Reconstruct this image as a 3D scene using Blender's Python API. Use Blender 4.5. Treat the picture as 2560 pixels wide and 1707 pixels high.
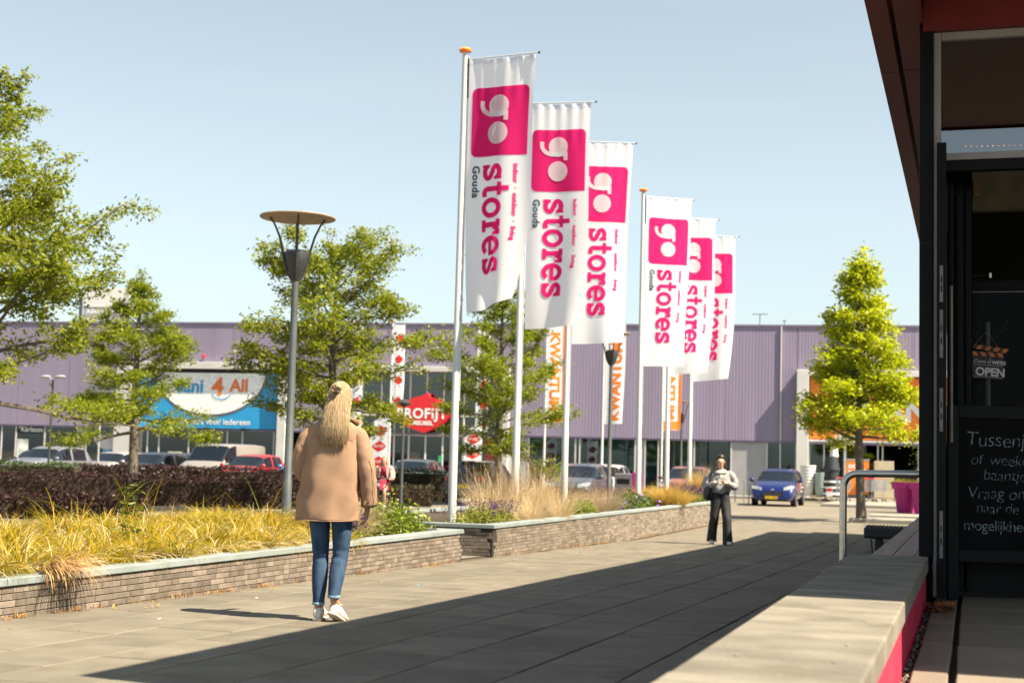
import bpy, bmesh, math, random
import numpy as np
from mathutils import Vector, Matrix
R = math.radians
random.seed(7); rng = np.random.default_rng(7)
for o in list(bpy.data.objects): bpy.data.objects.remove(o)
S = bpy.context.scene; C = S.collection

# ---------------------------------------------------------------- camera
cam = bpy.data.cameras.new('camera'); co = bpy.data.objects.new('camera', cam); C.objects.link(co)
cam.sensor_width = 36; cam.lens = 50; cam.clip_start = .05; cam.clip_end = 4000
YAW, PITCH, ROLL = R(18), math.atan(301.5/3555.6), R(1.5)
fw = Vector((-math.sin(YAW)*math.cos(PITCH), math.cos(YAW)*math.cos(PITCH), math.sin(PITCH)))
r0 = Vector((math.cos(YAW), math.sin(YAW), 0)); u0 = r0.cross(fw)
rr = r0*math.cos(ROLL)+u0*math.sin(ROLL); uu = u0*math.cos(ROLL)-r0*math.sin(ROLL)
co.matrix_world = Matrix(((rr.x,uu.x,-fw.x,0),(rr.y,uu.y,-fw.y,0),(rr.z,uu.z,-fw.z,1.0),(0,0,0,1)))
cam.dof.use_dof = True; cam.dof.focus_distance = 10.4; cam.dof.aperture_fstop = 3.2
S.camera = co

# ---------------------------------------------------------------- sky and sun
SUN_EL = R(52); SUN_H = (.9837, -.18); SUN_AZ = math.atan2(*SUN_H)
w = bpy.data.worlds.new('World'); S.world = w; w.use_nodes = True
nt = w.node_tree; bg = nt.nodes['Background']
sky = nt.nodes.new('ShaderNodeTexSky'); sky.sky_type = 'NISHITA'; sky.sun_disc = False
sky.sun_elevation = SUN_EL; sky.sun_rotation = SUN_AZ; sky.air_density = 1.0; sky.dust_density = 1.2; sky.ozone_density = 1.0
hsv = nt.nodes.new('ShaderNodeHueSaturation'); hsv.inputs['Saturation'].default_value = .50      # thin summer haze pales the blue
tint = nt.nodes.new('ShaderNodeMix'); tint.data_type = 'RGBA'; tint.blend_type = 'MULTIPLY'; tint.inputs[0].default_value = 1; tint.inputs[7].default_value = (.96, 1.03, .985, 1)
# faint high cirrus streaks
wc = nt.nodes.new('ShaderNodeTexCoord'); wm_ = nt.nodes.new('ShaderNodeMapping'); wm_.inputs['Scale'].default_value = (1.6, 1.6, 15); wm_.inputs['Rotation'].default_value = (0, R(4), 0)
wn = nt.nodes.new('ShaderNodeTexNoise'); wn.inputs['Scale'].default_value = 2.2; wn.inputs['Detail'].default_value = 7; wr = nt.nodes.new('ShaderNodeMapRange'); wr.inputs[1].default_value = .52; wr.inputs[2].default_value = .82; wr.inputs[4].default_value = .02
cx_ = nt.nodes.new('ShaderNodeMix'); cx_.data_type = 'RGBA'; cx_.inputs[7].default_value = (11, 11.2, 11.4, 1)
nt.links.new(wc.outputs['Generated'], wm_.inputs[0]); nt.links.new(wm_.outputs[0], wn.inputs['Vector']); nt.links.new(wn.outputs[0], wr.inputs[0]); nt.links.new(wr.outputs[0], cx_.inputs[0])
nt.links.new(sky.outputs[0], hsv.inputs['Color']); nt.links.new(hsv.outputs[0], tint.inputs[6]); nt.links.new(tint.outputs[2], cx_.inputs[6]); nt.links.new(cx_.outputs[2], bg.inputs[0]); bg.inputs[1].default_value = .058
sl = bpy.data.lights.new('sun', 'SUN'); sl.energy = 5.0; sl.angle = R(.5); sl.color = (1, .86, .65)
so = bpy.data.objects.new('sun', sl); C.objects.link(so); so.location = (30, 0, 40)
so.rotation_euler = Vector((-math.cos(SUN_EL)*SUN_H[0], -math.cos(SUN_EL)*SUN_H[1], -math.sin(SUN_EL))).to_track_quat('-Z', 'Y').to_euler()
vs = S.view_settings; vs.view_transform = 'Standard'; vs.look = 'None'; vs.exposure = 1.72; vs.gamma = 1; vs.use_curve_mapping = False

# ---------------------------------------------------------------- helpers
def zg(x, y): return max(-.47, min(.02, -.0155*y+.00504*x))   # the plaza falls gently, then runs level

class MB:
    def __init__(s): s.v = []; s.f = []
    def add(s, vs, fs):
        n = len(s.v); s.v += [tuple(p) for p in vs]; s.f += [tuple(i+n for i in f) for f in fs]; return s
    def box(s, x0, x1, y0, y1, z0, z1):
        return s.add([(x0,y0,z0),(x1,y0,z0),(x1,y1,z0),(x0,y1,z0),(x0,y0,z1),(x1,y0,z1),(x1,y1,z1),(x0,y1,z1)],
                     [(3,2,1,0),(4,5,6,7),(0,1,5,4),(1,2,6,5),(2,3,7,6),(3,0,4,7)])
    def frust(s, x0,x1,y0,y1,z0, X0,X1,Y0,Y1,z1):
        return s.add([(x0,y0,z0),(x1,y0,z0),(x1,y1,z0),(x0,y1,z0),(X0,Y0,z1),(X1,Y0,z1),(X1,Y1,z1),(X0,Y1,z1)],
                     [(3,2,1,0),(4,5,6,7),(0,1,5,4),(1,2,6,5),(2,3,7,6),(3,0,4,7)])
    def rings(s, rs, closed=True, cap=True):
        n = len(rs[0]); b = len(s.v); s.v += [tuple(p) for r in rs for p in r]
        for i in range(len(rs)-1):
            for j in range(n if closed else n-1):
                k = (j+1) % n
                s.f.append((b+i*n+j, b+i*n+k, b+(i+1)*n+k, b+(i+1)*n+j))
        if cap and closed:
            s.f.append(tuple(b+j for j in reversed(range(n)))); s.f.append(tuple(b+(len(rs)-1)*n+j for j in range(n)))
        return s
    def tube(s, pts, rad, n=8, cap=True):
        pts = [Vector(p) for p in pts]
        if not hasattr(rad, '__len__'): rad = [rad]*len(pts)
        rs = []; up = None
        for i, p in enumerate(pts):
            t = (pts[min(i+1,len(pts)-1)]-pts[max(i-1,0)])
            t = t.normalized() if t.length > 1e-9 else Vector((0,0,1))
            if up is None: up = Vector((1,0,0)) if abs(t.x) < .9 else Vector((0,1,0))
            a = (up-t*up.dot(t)).normalized(); up = a; b = t.cross(a)
            rs.append([p+(a*math.cos(2*math.pi*k/n)+b*math.sin(2*math.pi*k/n))*rad[i] for k in range(n)])
        return s.rings(rs, True, cap)
    def lathe(s, prof, n=16, c=(0,0,0), cap=True):
        return s.rings([[(c[0]+r*math.cos(2*math.pi*k/n), c[1]+r*math.sin(2*math.pi*k/n), c[2]+z) for k in range(n)] for r, z in prof], True, cap)
    def prism(s, poly, y0, y1):              # polygon in x,z pushed along y
        n = len(poly)
        return s.add([(x,y0,z) for x,z in poly]+[(x,y1,z) for x,z in poly],
                     [tuple(range(n)), tuple(reversed(range(n,2*n)))]+[((i+1)%n, i, n+i, n+(i+1)%n) for i in range(n)])
    def ell(s, c, r, n=12, m=8):
        return s.lathe_ell(c, r, n, m)
    def lathe_ell(s, c, r, n, m):
        rs = []
        for i in range(m+1):
            t = -math.pi/2+math.pi*i/m; q = max(math.cos(t), .02)
            rs.append([(c[0]+r[0]*q*math.cos(2*math.pi*k/n), c[1]+r[1]*q*math.sin(2*math.pi*k/n), c[2]+r[2]*math.sin(t)) for k in range(n)])
        return s.rings(rs)
    def build(s, name, mat, parent=None, smooth=False, bevel=0, loc=None, fix=False):
        me = bpy.data.meshes.new(name); me.from_pydata(s.v, [], s.f); me.update()
        if fix or smooth:
            bm = bmesh.new(); bm.from_mesh(me); bmesh.ops.recalc_face_normals(bm, faces=bm.faces); bm.to_mesh(me); bm.free()
        return link(name, me, mat, parent, smooth, bevel, loc)

def link(name, me, mat, parent=None, smooth=False, bevel=0, loc=None):
    o = bpy.data.objects.new(name, me); C.objects.link(o)
    if mat is not None: me.materials.clear(); me.materials.append(mat)
    if parent is not None: o.parent = parent
    if smooth:
        me.polygons.foreach_set('use_smooth', [True]*len(me.polygons))
        if smooth != 2:
            try: me.set_sharp_from_angle(angle=R(42))
            except Exception: pass
    if bevel:
        m = o.modifiers.new('bevel', 'BEVEL'); m.width = bevel; m.segments = 2; m.limit_method = 'ANGLE'; m.angle_limit = R(35)
    if loc is not None: o.location = loc
    return o

def tag(o, label, cat=None, group=None, kind=None):
    if label: o['label'] = label
    if cat: o['category'] = cat
    if group: o['group'] = group
    if kind: o['kind'] = kind
    return o
def thing(name, label, cat, loc=(0,0,0), rz=0, group=None):
    o = bpy.data.objects.new(name, None); C.objects.link(o); o.empty_display_size = .2
    o.location = loc; o.rotation_euler = (0,0,rz)
    return tag(o, label, cat, group)
def copy_tree(o, parent=None):
    c = o.copy(); C.objects.link(c); c.parent = parent
    for ch in o.children: copy_tree(ch, c)
    return c
def np_mesh(name, V, Fq, mat, parent=None, smooth=False):
    """V (n,3), Fq (m,k) arrays -> one mesh"""
    me = bpy.data.meshes.new(name); k = Fq.shape[1]
    me.vertices.add(len(V)); me.vertices.foreach_set('co', np.ascontiguousarray(V, dtype=np.float32).ravel())
    me.loops.add(Fq.size); me.loops.foreach_set('vertex_index', np.ascontiguousarray(Fq, dtype=np.int32).ravel())
    me.polygons.add(len(Fq)); me.polygons.foreach_set('loop_start', np.arange(0, Fq.size, k, dtype=np.int32))
    me.update(calc_edges=True); me.validate()
    return link(name, me, mat, parent, 2 if smooth else False)

# ---------------------------------------------------------------- materials
def rgb(c): return (c[0], c[1], c[2], 1)
def M(name, col, rough=.6, metal=0, var=.12, vs=6, bump=0, bs=60, col2=None, isl=0, objr=0, spec=.4, coat=0, stretch=None, stain=None, detail=6, specks=None):
    m = bpy.data.materials.new(name); m.use_nodes = True; t = m.node_tree; N = t.nodes; L = t.links; p = N['Principled BSDF']
    p.inputs['Roughness'].default_value = rough; p.inputs['Metallic'].default_value = metal
    p.inputs['Specular IOR Level'].default_value = spec; p.inputs['Coat Weight'].default_value = coat
    tc = N.new('ShaderNodeTexCoord'); vec = tc.outputs['Object']
    if objr:      # no two alike pieces carry the same grain
        oi = N.new('ShaderNodeObjectInfo'); vm = N.new('ShaderNodeVectorMath'); vm.operation = 'MULTIPLY_ADD'; L.new(oi.outputs['Random'], vm.inputs[0]); vm.inputs[1].default_value = (53, 37, 71); L.new(vec, vm.inputs[2]); vec = vm.outputs[0]
    v0 = vec
    if stretch:
        mp = N.new('ShaderNodeMapping'); mp.inputs['Scale'].default_value = stretch; L.new(vec, mp.inputs[0]); vec = mp.outputs[0]
    nz = N.new('ShaderNodeTexNoise'); nz.inputs['Scale'].default_value = vs; nz.inputs['Detail'].default_value = detail; L.new(vec, nz.inputs['Vector'])
    rp = N.new('ShaderNodeValToRGB'); rp.color_ramp.elements[0].position = .3; rp.color_ramp.elements[1].position = .7
    c2 = col2 if col2 else tuple(c*(1-var*2) for c in col)
    rp.color_ramp.elements[0].color = rgb(c2); rp.color_ramp.elements[1].color = rgb(col if col2 else tuple(min(1, c*(1+var)) for c in col))
    L.new(nz.outputs[0], rp.inputs[0]); out = rp.outputs[0]
    if isl or objr:
        src = N.new('ShaderNodeNewGeometry').outputs['Random Per Island'] if isl else N.new('ShaderNodeObjectInfo').outputs['Random']
        k = isl or objr
        mr = N.new('ShaderNodeMapRange'); mr.inputs[3].default_value = 1-k; mr.inputs[4].default_value = 1+k; L.new(src, mr.inputs[0])
        mx = N.new('ShaderNodeMix'); mx.data_type = 'RGBA'; mx.blend_type = 'MULTIPLY'; mx.inputs[0].default_value = 1
        L.new(out, mx.inputs[6]); L.new(mr.outputs[0], mx.inputs[7]); out = mx.outputs[2]
    if stain:      # (colour, scale, threshold) irregular blotches
        n2 = N.new('ShaderNodeTexNoise'); n2.inputs['Scale'].default_value = stain[1]; n2.inputs['Detail'].default_value = 8; L.new(v0, n2.inputs['Vector'])
        r2 = N.new('ShaderNodeValToRGB'); r2.color_ramp.elements[0].position = stain[2]; r2.color_ramp.elements[1].position = min(1, stain[2]+.12); L.new(n2.outputs[0], r2.inputs[0])
        mx = N.new('ShaderNodeMix'); mx.data_type = 'RGBA'; L.new(r2.outputs[0], mx.inputs[0]); L.new(out, mx.inputs[6]); mx.inputs[7].default_value = rgb(stain[0]); out = mx.outputs[2]
    if specks:     # (colour, scale, radius) scattered spots
        vo = N.new('ShaderNodeTexVoronoi'); vo.inputs['Scale'].default_value = specks[1]; L.new(v0, vo.inputs['Vector'])
        mr2 = N.new('ShaderNodeMapRange'); mr2.inputs[1].default_value = specks[2]; mr2.inputs[2].default_value = specks[2]*.7; mr2.inputs[4].default_value = .75; L.new(vo.outputs['Distance'], mr2.inputs[0])
        n4 = N.new('ShaderNodeTexNoise'); n4.inputs['Scale'].default_value = 3.3; L.new(v0, n4.inputs['Vector']); r4 = N.new('ShaderNodeMapRange'); r4.inputs[1].default_value = .52; r4.inputs[2].default_value = .56; L.new(n4.outputs[0], r4.inputs[0])
        mu = N.new('ShaderNodeMath'); mu.operation = 'MULTIPLY'; L.new(mr2.outputs[0], mu.inputs[0]); L.new(r4.outputs[0], mu.inputs[1])
        mx = N.new('ShaderNodeMix'); mx.data_type = 'RGBA'; L.new(mu.outputs[0], mx.inputs[0]); L.new(out, mx.inputs[6]); mx.inputs[7].default_value = rgb(specks[0]); out = mx.outputs[2]
    L.new(out, p.inputs['Base Color'])
    if bump:
        n3 = N.new('ShaderNodeTexNoise'); n3.inputs['Scale'].default_value = bs; n3.inputs['Detail'].default_value = 5; L.new(vec, n3.inputs['Vector'])
        bp = N.new('ShaderNodeBump'); bp.inputs['Strength'].default_value = bump; bp.inputs['Distance'].default_value = .02; L.new(n3.outputs[0], bp.inputs['Height']); L.new(bp.outputs[0], p.inputs['Normal'])
    return m
def MR(name, cols, rough=.6, trans=.3, spec=.3, bright=1):
    """leaf / blade: colours picked at random per leaf, light passes through"""
    m = bpy.data.materials.new(name); m.use_nodes = True; t = m.node_tree; N = t.nodes; L = t.links; p = N['Principled BSDF']
    g = N.new('ShaderNodeNewGeometry'); rp = N.new('ShaderNodeValToRGB'); e = rp.color_ramp.elements
    while len(e) < len(cols): e.new(.5)
    for i, c in enumerate(cols): e[i].position = i/(len(cols)-1); e[i].color = rgb(tuple(x*bright for x in c))
    L.new(g.outputs['Random Per Island'], rp.inputs[0]); L.new(rp.outputs[0], p.inputs['Base Color'])
    p.inputs['Roughness'].default_value = rough; p.inputs['Specular IOR Level'].default_value = spec
    tr = N.new('ShaderNodeBsdfTranslucent'); L.new(rp.outputs[0], tr.inputs[0]); mx = N.new('ShaderNodeMixShader'); mx.inputs[0].default_value = trans
    L.new(p.outputs[0], mx.inputs[1]); L.new(tr.outputs[0], mx.inputs[2]); L.new(mx.outputs[0], N['Material Output'].inputs[0])
    return m
def MT(name, col, trans=.35, rough=.8, isl=0):
    return MR(name, [col, col], rough, trans, .2)
def MG(name, col=(.6,.75,.75), rough=.02, alpha=.25, ior=1.5):
    """window glass: mirror-like film over a see-through pane"""
    m = bpy.data.materials.new(name); m.use_nodes = True; t = m.node_tree; N = t.nodes; L = t.links; N.remove(N['Principled BSDF'])
    gl = N.new('ShaderNodeBsdfGlossy'); gl.inputs['Roughness'].default_value = rough; gl.inputs[0].default_value = (.9,.95,1,1)
    tr = N.new('ShaderNodeBsdfTransparent'); tr.inputs[0].default_value = rgb(col)
    fr = N.new('ShaderNodeFresnel'); fr.inputs[0].default_value = ior
    ad = N.new('ShaderNodeMath'); ad.operation = 'MULTIPLY_ADD'; ad.inputs[1].default_value = 1.2; ad.inputs[2].default_value = alpha*.1; L.new(fr.outputs[0], ad.inputs[0])
    mx = N.new('ShaderNodeMixShader'); L.new(ad.outputs[0], mx.inputs[0]); L.new(tr.outputs[0], mx.inputs[1]); L.new(gl.outputs[0], mx.inputs[2])
    L.new(mx.outputs[0], N['Material Output'].inputs[0])
    return m
def MC(name, col):
    """car paint"""
    return M(name, col, .28, .15, .04, 3, spec=.5, coat=1.0)
def ME(name, col, s):
    m = bpy.data.materials.new(name); m.use_nodes = True; p = m.node_tree.nodes['Principled BSDF']
    p.inputs['Base Color'].default_value = rgb(col); p.inputs['Emission Color'].default_value = rgb(col); p.inputs['Emission Strength'].default_value = s
    return m
mt = {}
mt['slab'] = M('paving_concrete', (.158,.142,.114), .85, 0, .11, 2.6, .35, 240, objr=.09, spec=.15, stain=((.12,.105,.083), 1.7, .58), specks=((.075,.07,.062), 14, .11))
mt['ground'] = M('ground_paving', (.30,.265,.215), .9, 0, .10, .8, .2, 90)
mt['joint'] = M('joint_sand', (.075,.06,.042), .95, 0, .2, 30)
mt['asphalt'] = M('parking_paving', (.16,.142,.112), .9, 0, .1, .6, .3, 120)
mt['kerb'] = M('kerb_concrete', (.24,.225,.2), .85, 0, .1, 4, .2, 100)
mt['brick'] = M('planter_brick', (.18,.148,.12), .85, 0, .16, 9, .5, 120, objr=.3, stain=((.25,.22,.185), 5, .66))
mt['mortar'] = M('recessed_mortar', (.035,.029,.023), .95, 0, .2, 40, .4, 90)
mt['cap'] = M('bluestone_coping', (.215,.25,.25), .7, 0, .08, 3, .15, 120, objr=.1)
mt['soil'] = M('planting_soil', (.06,.04,.027), .95, 0, .3, 20, .8, 40)
mt['ledge'] = M('weathered_concrete', (.19,.174,.145), .85, 0, .14, 3.2, .4, 60, objr=.12, spec=.25, stain=((.128,.115,.09), 3.4, .55), specks=((.26,.25,.23), 16, .12), stretch=(1,2.2,1))
mt['pink'] = M('pink_render', (.42,.03,.07), .8, 0, .12, 4, .35, 60, stain=((.25,.025,.05), 2.6, .60), spec=.2)
mt['white'] = M('white_paint', (.6,.6,.59), .45, 0, .03, 4)
mt['alu'] = M('white_aluminium', (.5,.51,.52), .35, .1, .03, 5)
mt['steel'] = M('brushed_stainless', (.52,.50,.47), .3, 1, .08, 8, stretch=(1,1,6))
mt['dark'] = M('anthracite_powder_coat', (.0045,.006,.008), .5, 0, .08, 8, spec=.12)
mt['black'] = M('black_plastic', (.006,.006,.007), .5, 0, .1, 10)
mt['grey'] = M('grey_paint', (.16,.165,.17), .5, 0, .06, 8)
mt['poleg'] = M('grey_galvanised', (.085,.095,.10), .45, .2, .12, 12, stretch=(1,1,.3))
mt['orange'] = M('orange_plastic', (.80,.22,.03), .5, 0, .05, 8)
mt['red'] = M('red_sign', (.56,.02,.03), .4, 0, .05, 6)
mt['signw'] = M('white_letter', (.72,.72,.72), .5, 0, .02, 6)
mt['glass'] = MG('shop_glass', (.34,.42,.42), .02, .6)
mt['dglass'] = MG('green_glass', (.50,.66,.66), .02, .3)
mt['carglass'] = MG('car_glass', (.30,.38,.36), .03, .8)
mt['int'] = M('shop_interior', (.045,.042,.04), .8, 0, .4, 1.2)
mt['teal'] = M('shop_window_film', (.085,.165,.175), .5, 0, .25, .8)
# ================================================================ THE GROUND
def sheet(name, xs, ys, mat, dz=0, hole=None):
    mb = MB(); n = len(ys)
    for x in xs:
        for y in ys: mb.v.append((x, y, zg(x, y)+dz))
    for i in range(len(xs)-1):
        for j in range(n-1):
            cx, cy = (xs[i]+xs[i+1])/2, (ys[j]+ys[j+1])/2
            if hole and hole[0] < cx < hole[1] and hole[2] < cy < hole[3]: continue
            mb.f.append((i*n+j, (i+1)*n+j, (i+1)*n+j+1, i*n+j+1))
    o = mb.build(name, mat); return tag(o, None, kind='structure')
XS = [-1600,-500,-200,-100,-60,-40,-30,-20,-12,-8,-6.6,-6.2,-4,-2,-.62,2,6,15,40,120,500,1600]
YS = [-400,-100,-30,-8,0,2]+[4+2*i for i in range(14)]+[31.5,33,35,38,41,46,55,70,100,200,500,1600]
ground = sheet('ground', XS, YS, mt['asphalt'], -.004, (-6.6,-.62,2,41))
bed = sheet('paving_bed', [-6.6,-6.2,-4,-2,-.62], [2]+[4+2*i for i in range(14)]+[31.5,33,35,38,41], mt['joint'], -.016)
# paving slabs, half-bond, one object each; the far rows joined
def slab_mesh(w, l, k):
    mb = MB(); c = .006; q = random.Random(k)
    j = [q.uniform(-.0012,.0012) for _ in range(4)]
    z = lambda i: j[i]
    x0,x1,y0,y1 = -w/2,w/2,-l/2,l/2
    mb.add([(x0,y0,-.05),(x1,y0,-.05),(x1,y1,-.05),(x0,y1,-.05),(x0,y0,-c),(x1,y0,-c),(x1,y1,-c),(x0,y1,-c),
            (x0+c,y0+c,z(0)),(x1-c,y0+c,z(1)),(x1-c,y1-c,z(2)),(x0+c,y1-c,z(3))],
           [(0,1,5,4),(1,2,6,5),(2,3,7,6),(3,0,4,7),(4,5,9,8),(5,6,10,9),(6,7,11,10),(7,4,8,11),(8,9,10,11)])
    return mb
paving = thing('plaza_paving', None, None)
tag(paving, None, kind='structure')
slabm = []
for k in range(5):
    o = slab_mesh(.558, .988, k).build('slab', mt['slab']); slabm.append(o.data); bpy.data.objects.remove(o)
far = MB(); spots = []
for k in range(-2, 8):
    x = -1.76-.57*k-.285
    for j in range(2, 41):
        y = j+.0+(.5 if k % 2 else 0)+.43
        if y < 2.4 or y > 40.5: continue
        spots.append((math.hypot(x, y), x, y))
spots.sort()
for i, (d, x, y) in enumerate(spots):
    z = zg(x, y); fl = z <= -.468
    if i < 300:
        o = bpy.data.objects.new('slab', slabm[i % 5]); C.objects.link(o); o.parent = paving
        o.location = (x+random.uniform(-.002,.002), y+random.uniform(-.003,.003), z+random.uniform(-.0015,.0015))
        o.rotation_euler = (0 if fl else -.0155, 0 if fl else -.00504, random.uniform(-.002,.002))
    else:
        mb = slab_mesh(.558,.988,i); far.add([(vx+x, vy+y, vz+zg(vx+x, vy+y)) for vx, vy, vz in mb.v], mb.f)
tag(far.build('slab_field', mt['slab'], paving), None, kind='stuff')

# ================================================================ PLANTERS
def brick_mesh(l, k):
    q = random.Random(k); mb = MB(); h = .0425; d = .06; e = lambda: q.uniform(-.001,.001)
    mb.add([(-d+e()*0,-l/2,-h/2),(0,-l/2+e(),-h/2+e()),(0,l/2+e(),-h/2+e()),(-d,l/2,-h/2),(-d,-l/2,h/2),(0,-l/2+e(),h/2+e()),(0,l/2+e(),h/2+e()),(-d,l/2,h/2)],
           [(3,2,1,0),(4,5,6,7),(0,1,5,4),(1,2,6,5),(2,3,7,6),(3,0,4,7)])
    o = mb.build('brick', mt['brick']); me = o.data; bpy.data.objects.remove(o)
    bm = bmesh.new(); bm.from_mesh(me)
    bmesh.ops.bevel(bm, geom=[e for e in bm.edges if all(v.co.x > -.02 for v in e.verts)], offset=.0025, segments=1, affect='EDGES'); bm.to_mesh(me); bm.free()
    return me
BR = {l: [brick_mesh(l, 10*i+k) for k in range(3)] for i, l in enumerate((.236,.174,.114))}
CAPB = .056
def bricks_on(par, origin, axis, length, seed, limit, near=None):
    """rows of bricks on a face; axis 0: face looks +x and runs +y; axis 1: face looks -y and runs -x"""
    q = random.Random(seed); lst = []
    for row in range(12):
        z = CAPB-.005-.024-.048*row; t = -q.random()*.2
        while t < length:
            l = q.choice((.236,.236,.236,.174,.114))
            c = t+l/2
            if c-l/2 > -.001 and c+l/2 < length+.03:
                p = (origin[0], origin[1]+c) if axis == 0 else (origin[0]-c, origin[1])
                if z > zg(*p)-.03: lst.append((math.hypot(*p), p, z, l))
            elif c+l/2 > 0 and c < length:      # cut brick at an end
                pass
            t += l+.005
    lst.sort()
    rest = MB()
    for i, (d, p, z, l) in enumerate(lst):
        out = q.uniform(-.002,.0015)
        me = q.choice(BR[l]); rz = q.uniform(-.003,.003)
        if i < limit:
            o = bpy.data.objects.new('brick', me); C.objects.link(o); o.parent = par
            o.location = Vector((p[0]+(out if axis == 0 else 0), p[1]-(out if axis == 1 else 0), z))-par.location
            o.rotation_euler = (q.uniform(-.003,.003), 0, rz+(0 if axis == 0 else -math.pi/2))
        else:
            loc = Vector((p[0]+(out if axis == 0 else 0), p[1]-(out if axis == 1 else 0), z))-par.location
            rot = Matrix.Rotation(0 if axis == 0 else -math.pi/2, 3, 'Z')
            rest.add([rot @ vv.co+loc for vv in me.vertices], [tuple(f.vertices) for f in me.polygons])
    if rest.v: tag(rest.build('brick_field', M('planter_brick_far', (.205,.17,.138), .85, 0, .16, 9, .4, 120, isl=.34), par), None, kind='stuff')
def coping(par, x0, x1, y0, y1, axis, seed):
    q = random.Random(seed); t = (y0 if axis == 0 else x0); end = (y1 if axis == 0 else x1)
    while t < end-.05:
        l = min(q.uniform(1.15,1.25), end-t); g = .0015
        if end-t-l < .3: l = end-t
        mb = MB(); zj = q.uniform(-.0015,.0015)
        if axis == 0: mb.box(x0, x1, t+g, t+l-g, CAPB, .11+zj)
        else: mb.box(t+g, t+l-g, y0, y1, CAPB, .11+zj)
        mb.v = [(a-par.location.x, b-par.location.y, c-par.location.z) for a, b, c in mb.v]
        mb.build('coping_stone', mt['cap'], par, bevel=.006); t += l
def planter(label, xf, xb, y0, y1, seed, limit, end_face):
    t = thing('brick_planter', label, 'planter', (xf, y0, zg(xf, y0)), 0, 'brick planters along the plaza')
    L = lambda mb: (setattr(mb, 'v', [(a-t.location.x, b-t.location.y, c-t.location.z) for a, b, c in mb.v]), mb)[1]
    k = .22
    mb = MB()
    mb.box(xf-k, xf-.010, y0+.010, y1, -.75, CAPB-.001); mb.box(xb, xb+k, y0+.014, y1, -.75, CAPB-.001)
    mb.box(xb+k+.001, xf-k-.001, y0+.014, y0+k, -.75, CAPB-.001); mb.box(xb+k+.001, xf-k-.001, y1-k, y1, -.75, CAPB-.001)
    L(mb).build('wall_core', mt['mortar'], t)
    L(MB().box(xb+k, xf-k, y0+k, y1-k, -.7, .045)).build('soil', mt['soil'], t)
    coping(t, xf-.2, xf+.018, y0-.018, y1+.018, 0, seed); coping(t, xb-.018, xb+.2, y0-.018, y1+.018, 0, seed+1)
    coping(t, xb+.202, xf-.202, y0-.018, y0+.2, 1, seed+2); coping(t, xb+.202, xf-.202, y1-.2, y1+.018, 1, seed+3)
    bricks_on(t, (xf, y0), 0, y1-y0, seed, limit, None)
    if end_face: bricks_on(t, (xf, y0), 1, 2.4, seed+5, 60)
    return t
pl1 = planter('long low brick planter with bluestone coping, full of yellow grass, nearest', -6.35, -9.9, 6.9, 17.66, 3, 400, False)
pl2 = planter('brick planter with mixed dry grasses and flagpoles, farther along the plaza', -6.46, -9.6, 19.25, 39.9, 8, 300, True)
# information plate on the far end of the second planter
inf = thing('notice_plate', 'small white notice plate on the far end of the brick planter', 'sign', (-6.44, 38.9, -.33))
MB().box(0,.012,-.16,.16,0,.33).build('plate', mt['signw'], inf, bevel=.003)
ip = MB()
for k in range(7): ip.box(.0125,.014,-.12,.12-.03*(k % 3),.28-.035*k,.292-.035*k)
ip.build('printed_lines', mt['grey'], inf)

# ================================================================ LEDGE, TERRACE, CAFE ON THE RIGHT
wl = thing('terrace_wall', 'low terrace wall with thick concrete coping slabs and pink painted side', 'wall', (-.5, 5, zg(-.5,5)))
def lw(mb): mb.v = [(a-wl.location.x, b-wl.location.y, c-wl.location.z) for a, b, c in mb.v]; return mb
lw(MB().box(-.68,-.276,.4,9.34,-.6,.388)).build('wall_core', mt['pink'], wl)
ys = [9.36,8.42,7.46,6.5,5.56,4.6,3.64,2.7,1.74,.8,.35]
for i in range(len(ys)-1):
    zz = random.uniform(-.002,.002)
    lw(MB().box(-.742,-.262,ys[i+1]+.0035,ys[i]-.0035,.389,.478+zz)).build('coping_slab', mt['ledge'], wl, bevel=.007)
# pale bolt covers on the coping
for x, y in [(-.63,4.05),(-.36,4.05),(-.36,4.45),(-.63,6.9),(-.36,5.2),(-.36,3.1),(-.62,3.1),(-.36,6.7)]:
    lw(MB().lathe([(.008,0),(.008,.001),(.006,.0018)], 10, (x,y,.4785))).build('bolt_cover', mt['kerb'], wl)
tg = MB(); tg.box(-.235,14,-6,11.0,-.6,.145)
terr = tag(tg.build('terrace', mt['joint']), None, kind='structure')
mt['tile'] = M('terrace_tile', (.19,.16,.125), .85, 0, .10, 2.0, .3, 150, objr=.12)
tm = {}
for wd in (.14, .99):
    for k in range(3):
        o = slab_mesh(wd, .985, k+40).build('terrace_tile', mt['tile']); tm[(wd,k)] = o.data; bpy.data.objects.remove(o)
for j in range(-3, 11):
    for i in range(-1, 8):
        wd = .14 if i < 0 else .99; x = -.163 if i < 0 else -.085+.515+i*1.01
        o = bpy.data.objects.new('terrace_tile', tm[(wd, random.randrange(3))]); C.objects.link(o); o.parent = terr
        o.location = (x, .62+j*1.0+(.03 if i < 0 else random.uniform(-.01,.01)), .198+random.uniform(-.002,.002)); o.rotation_euler = (0,0,random.uniform(-.006,.006))
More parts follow.
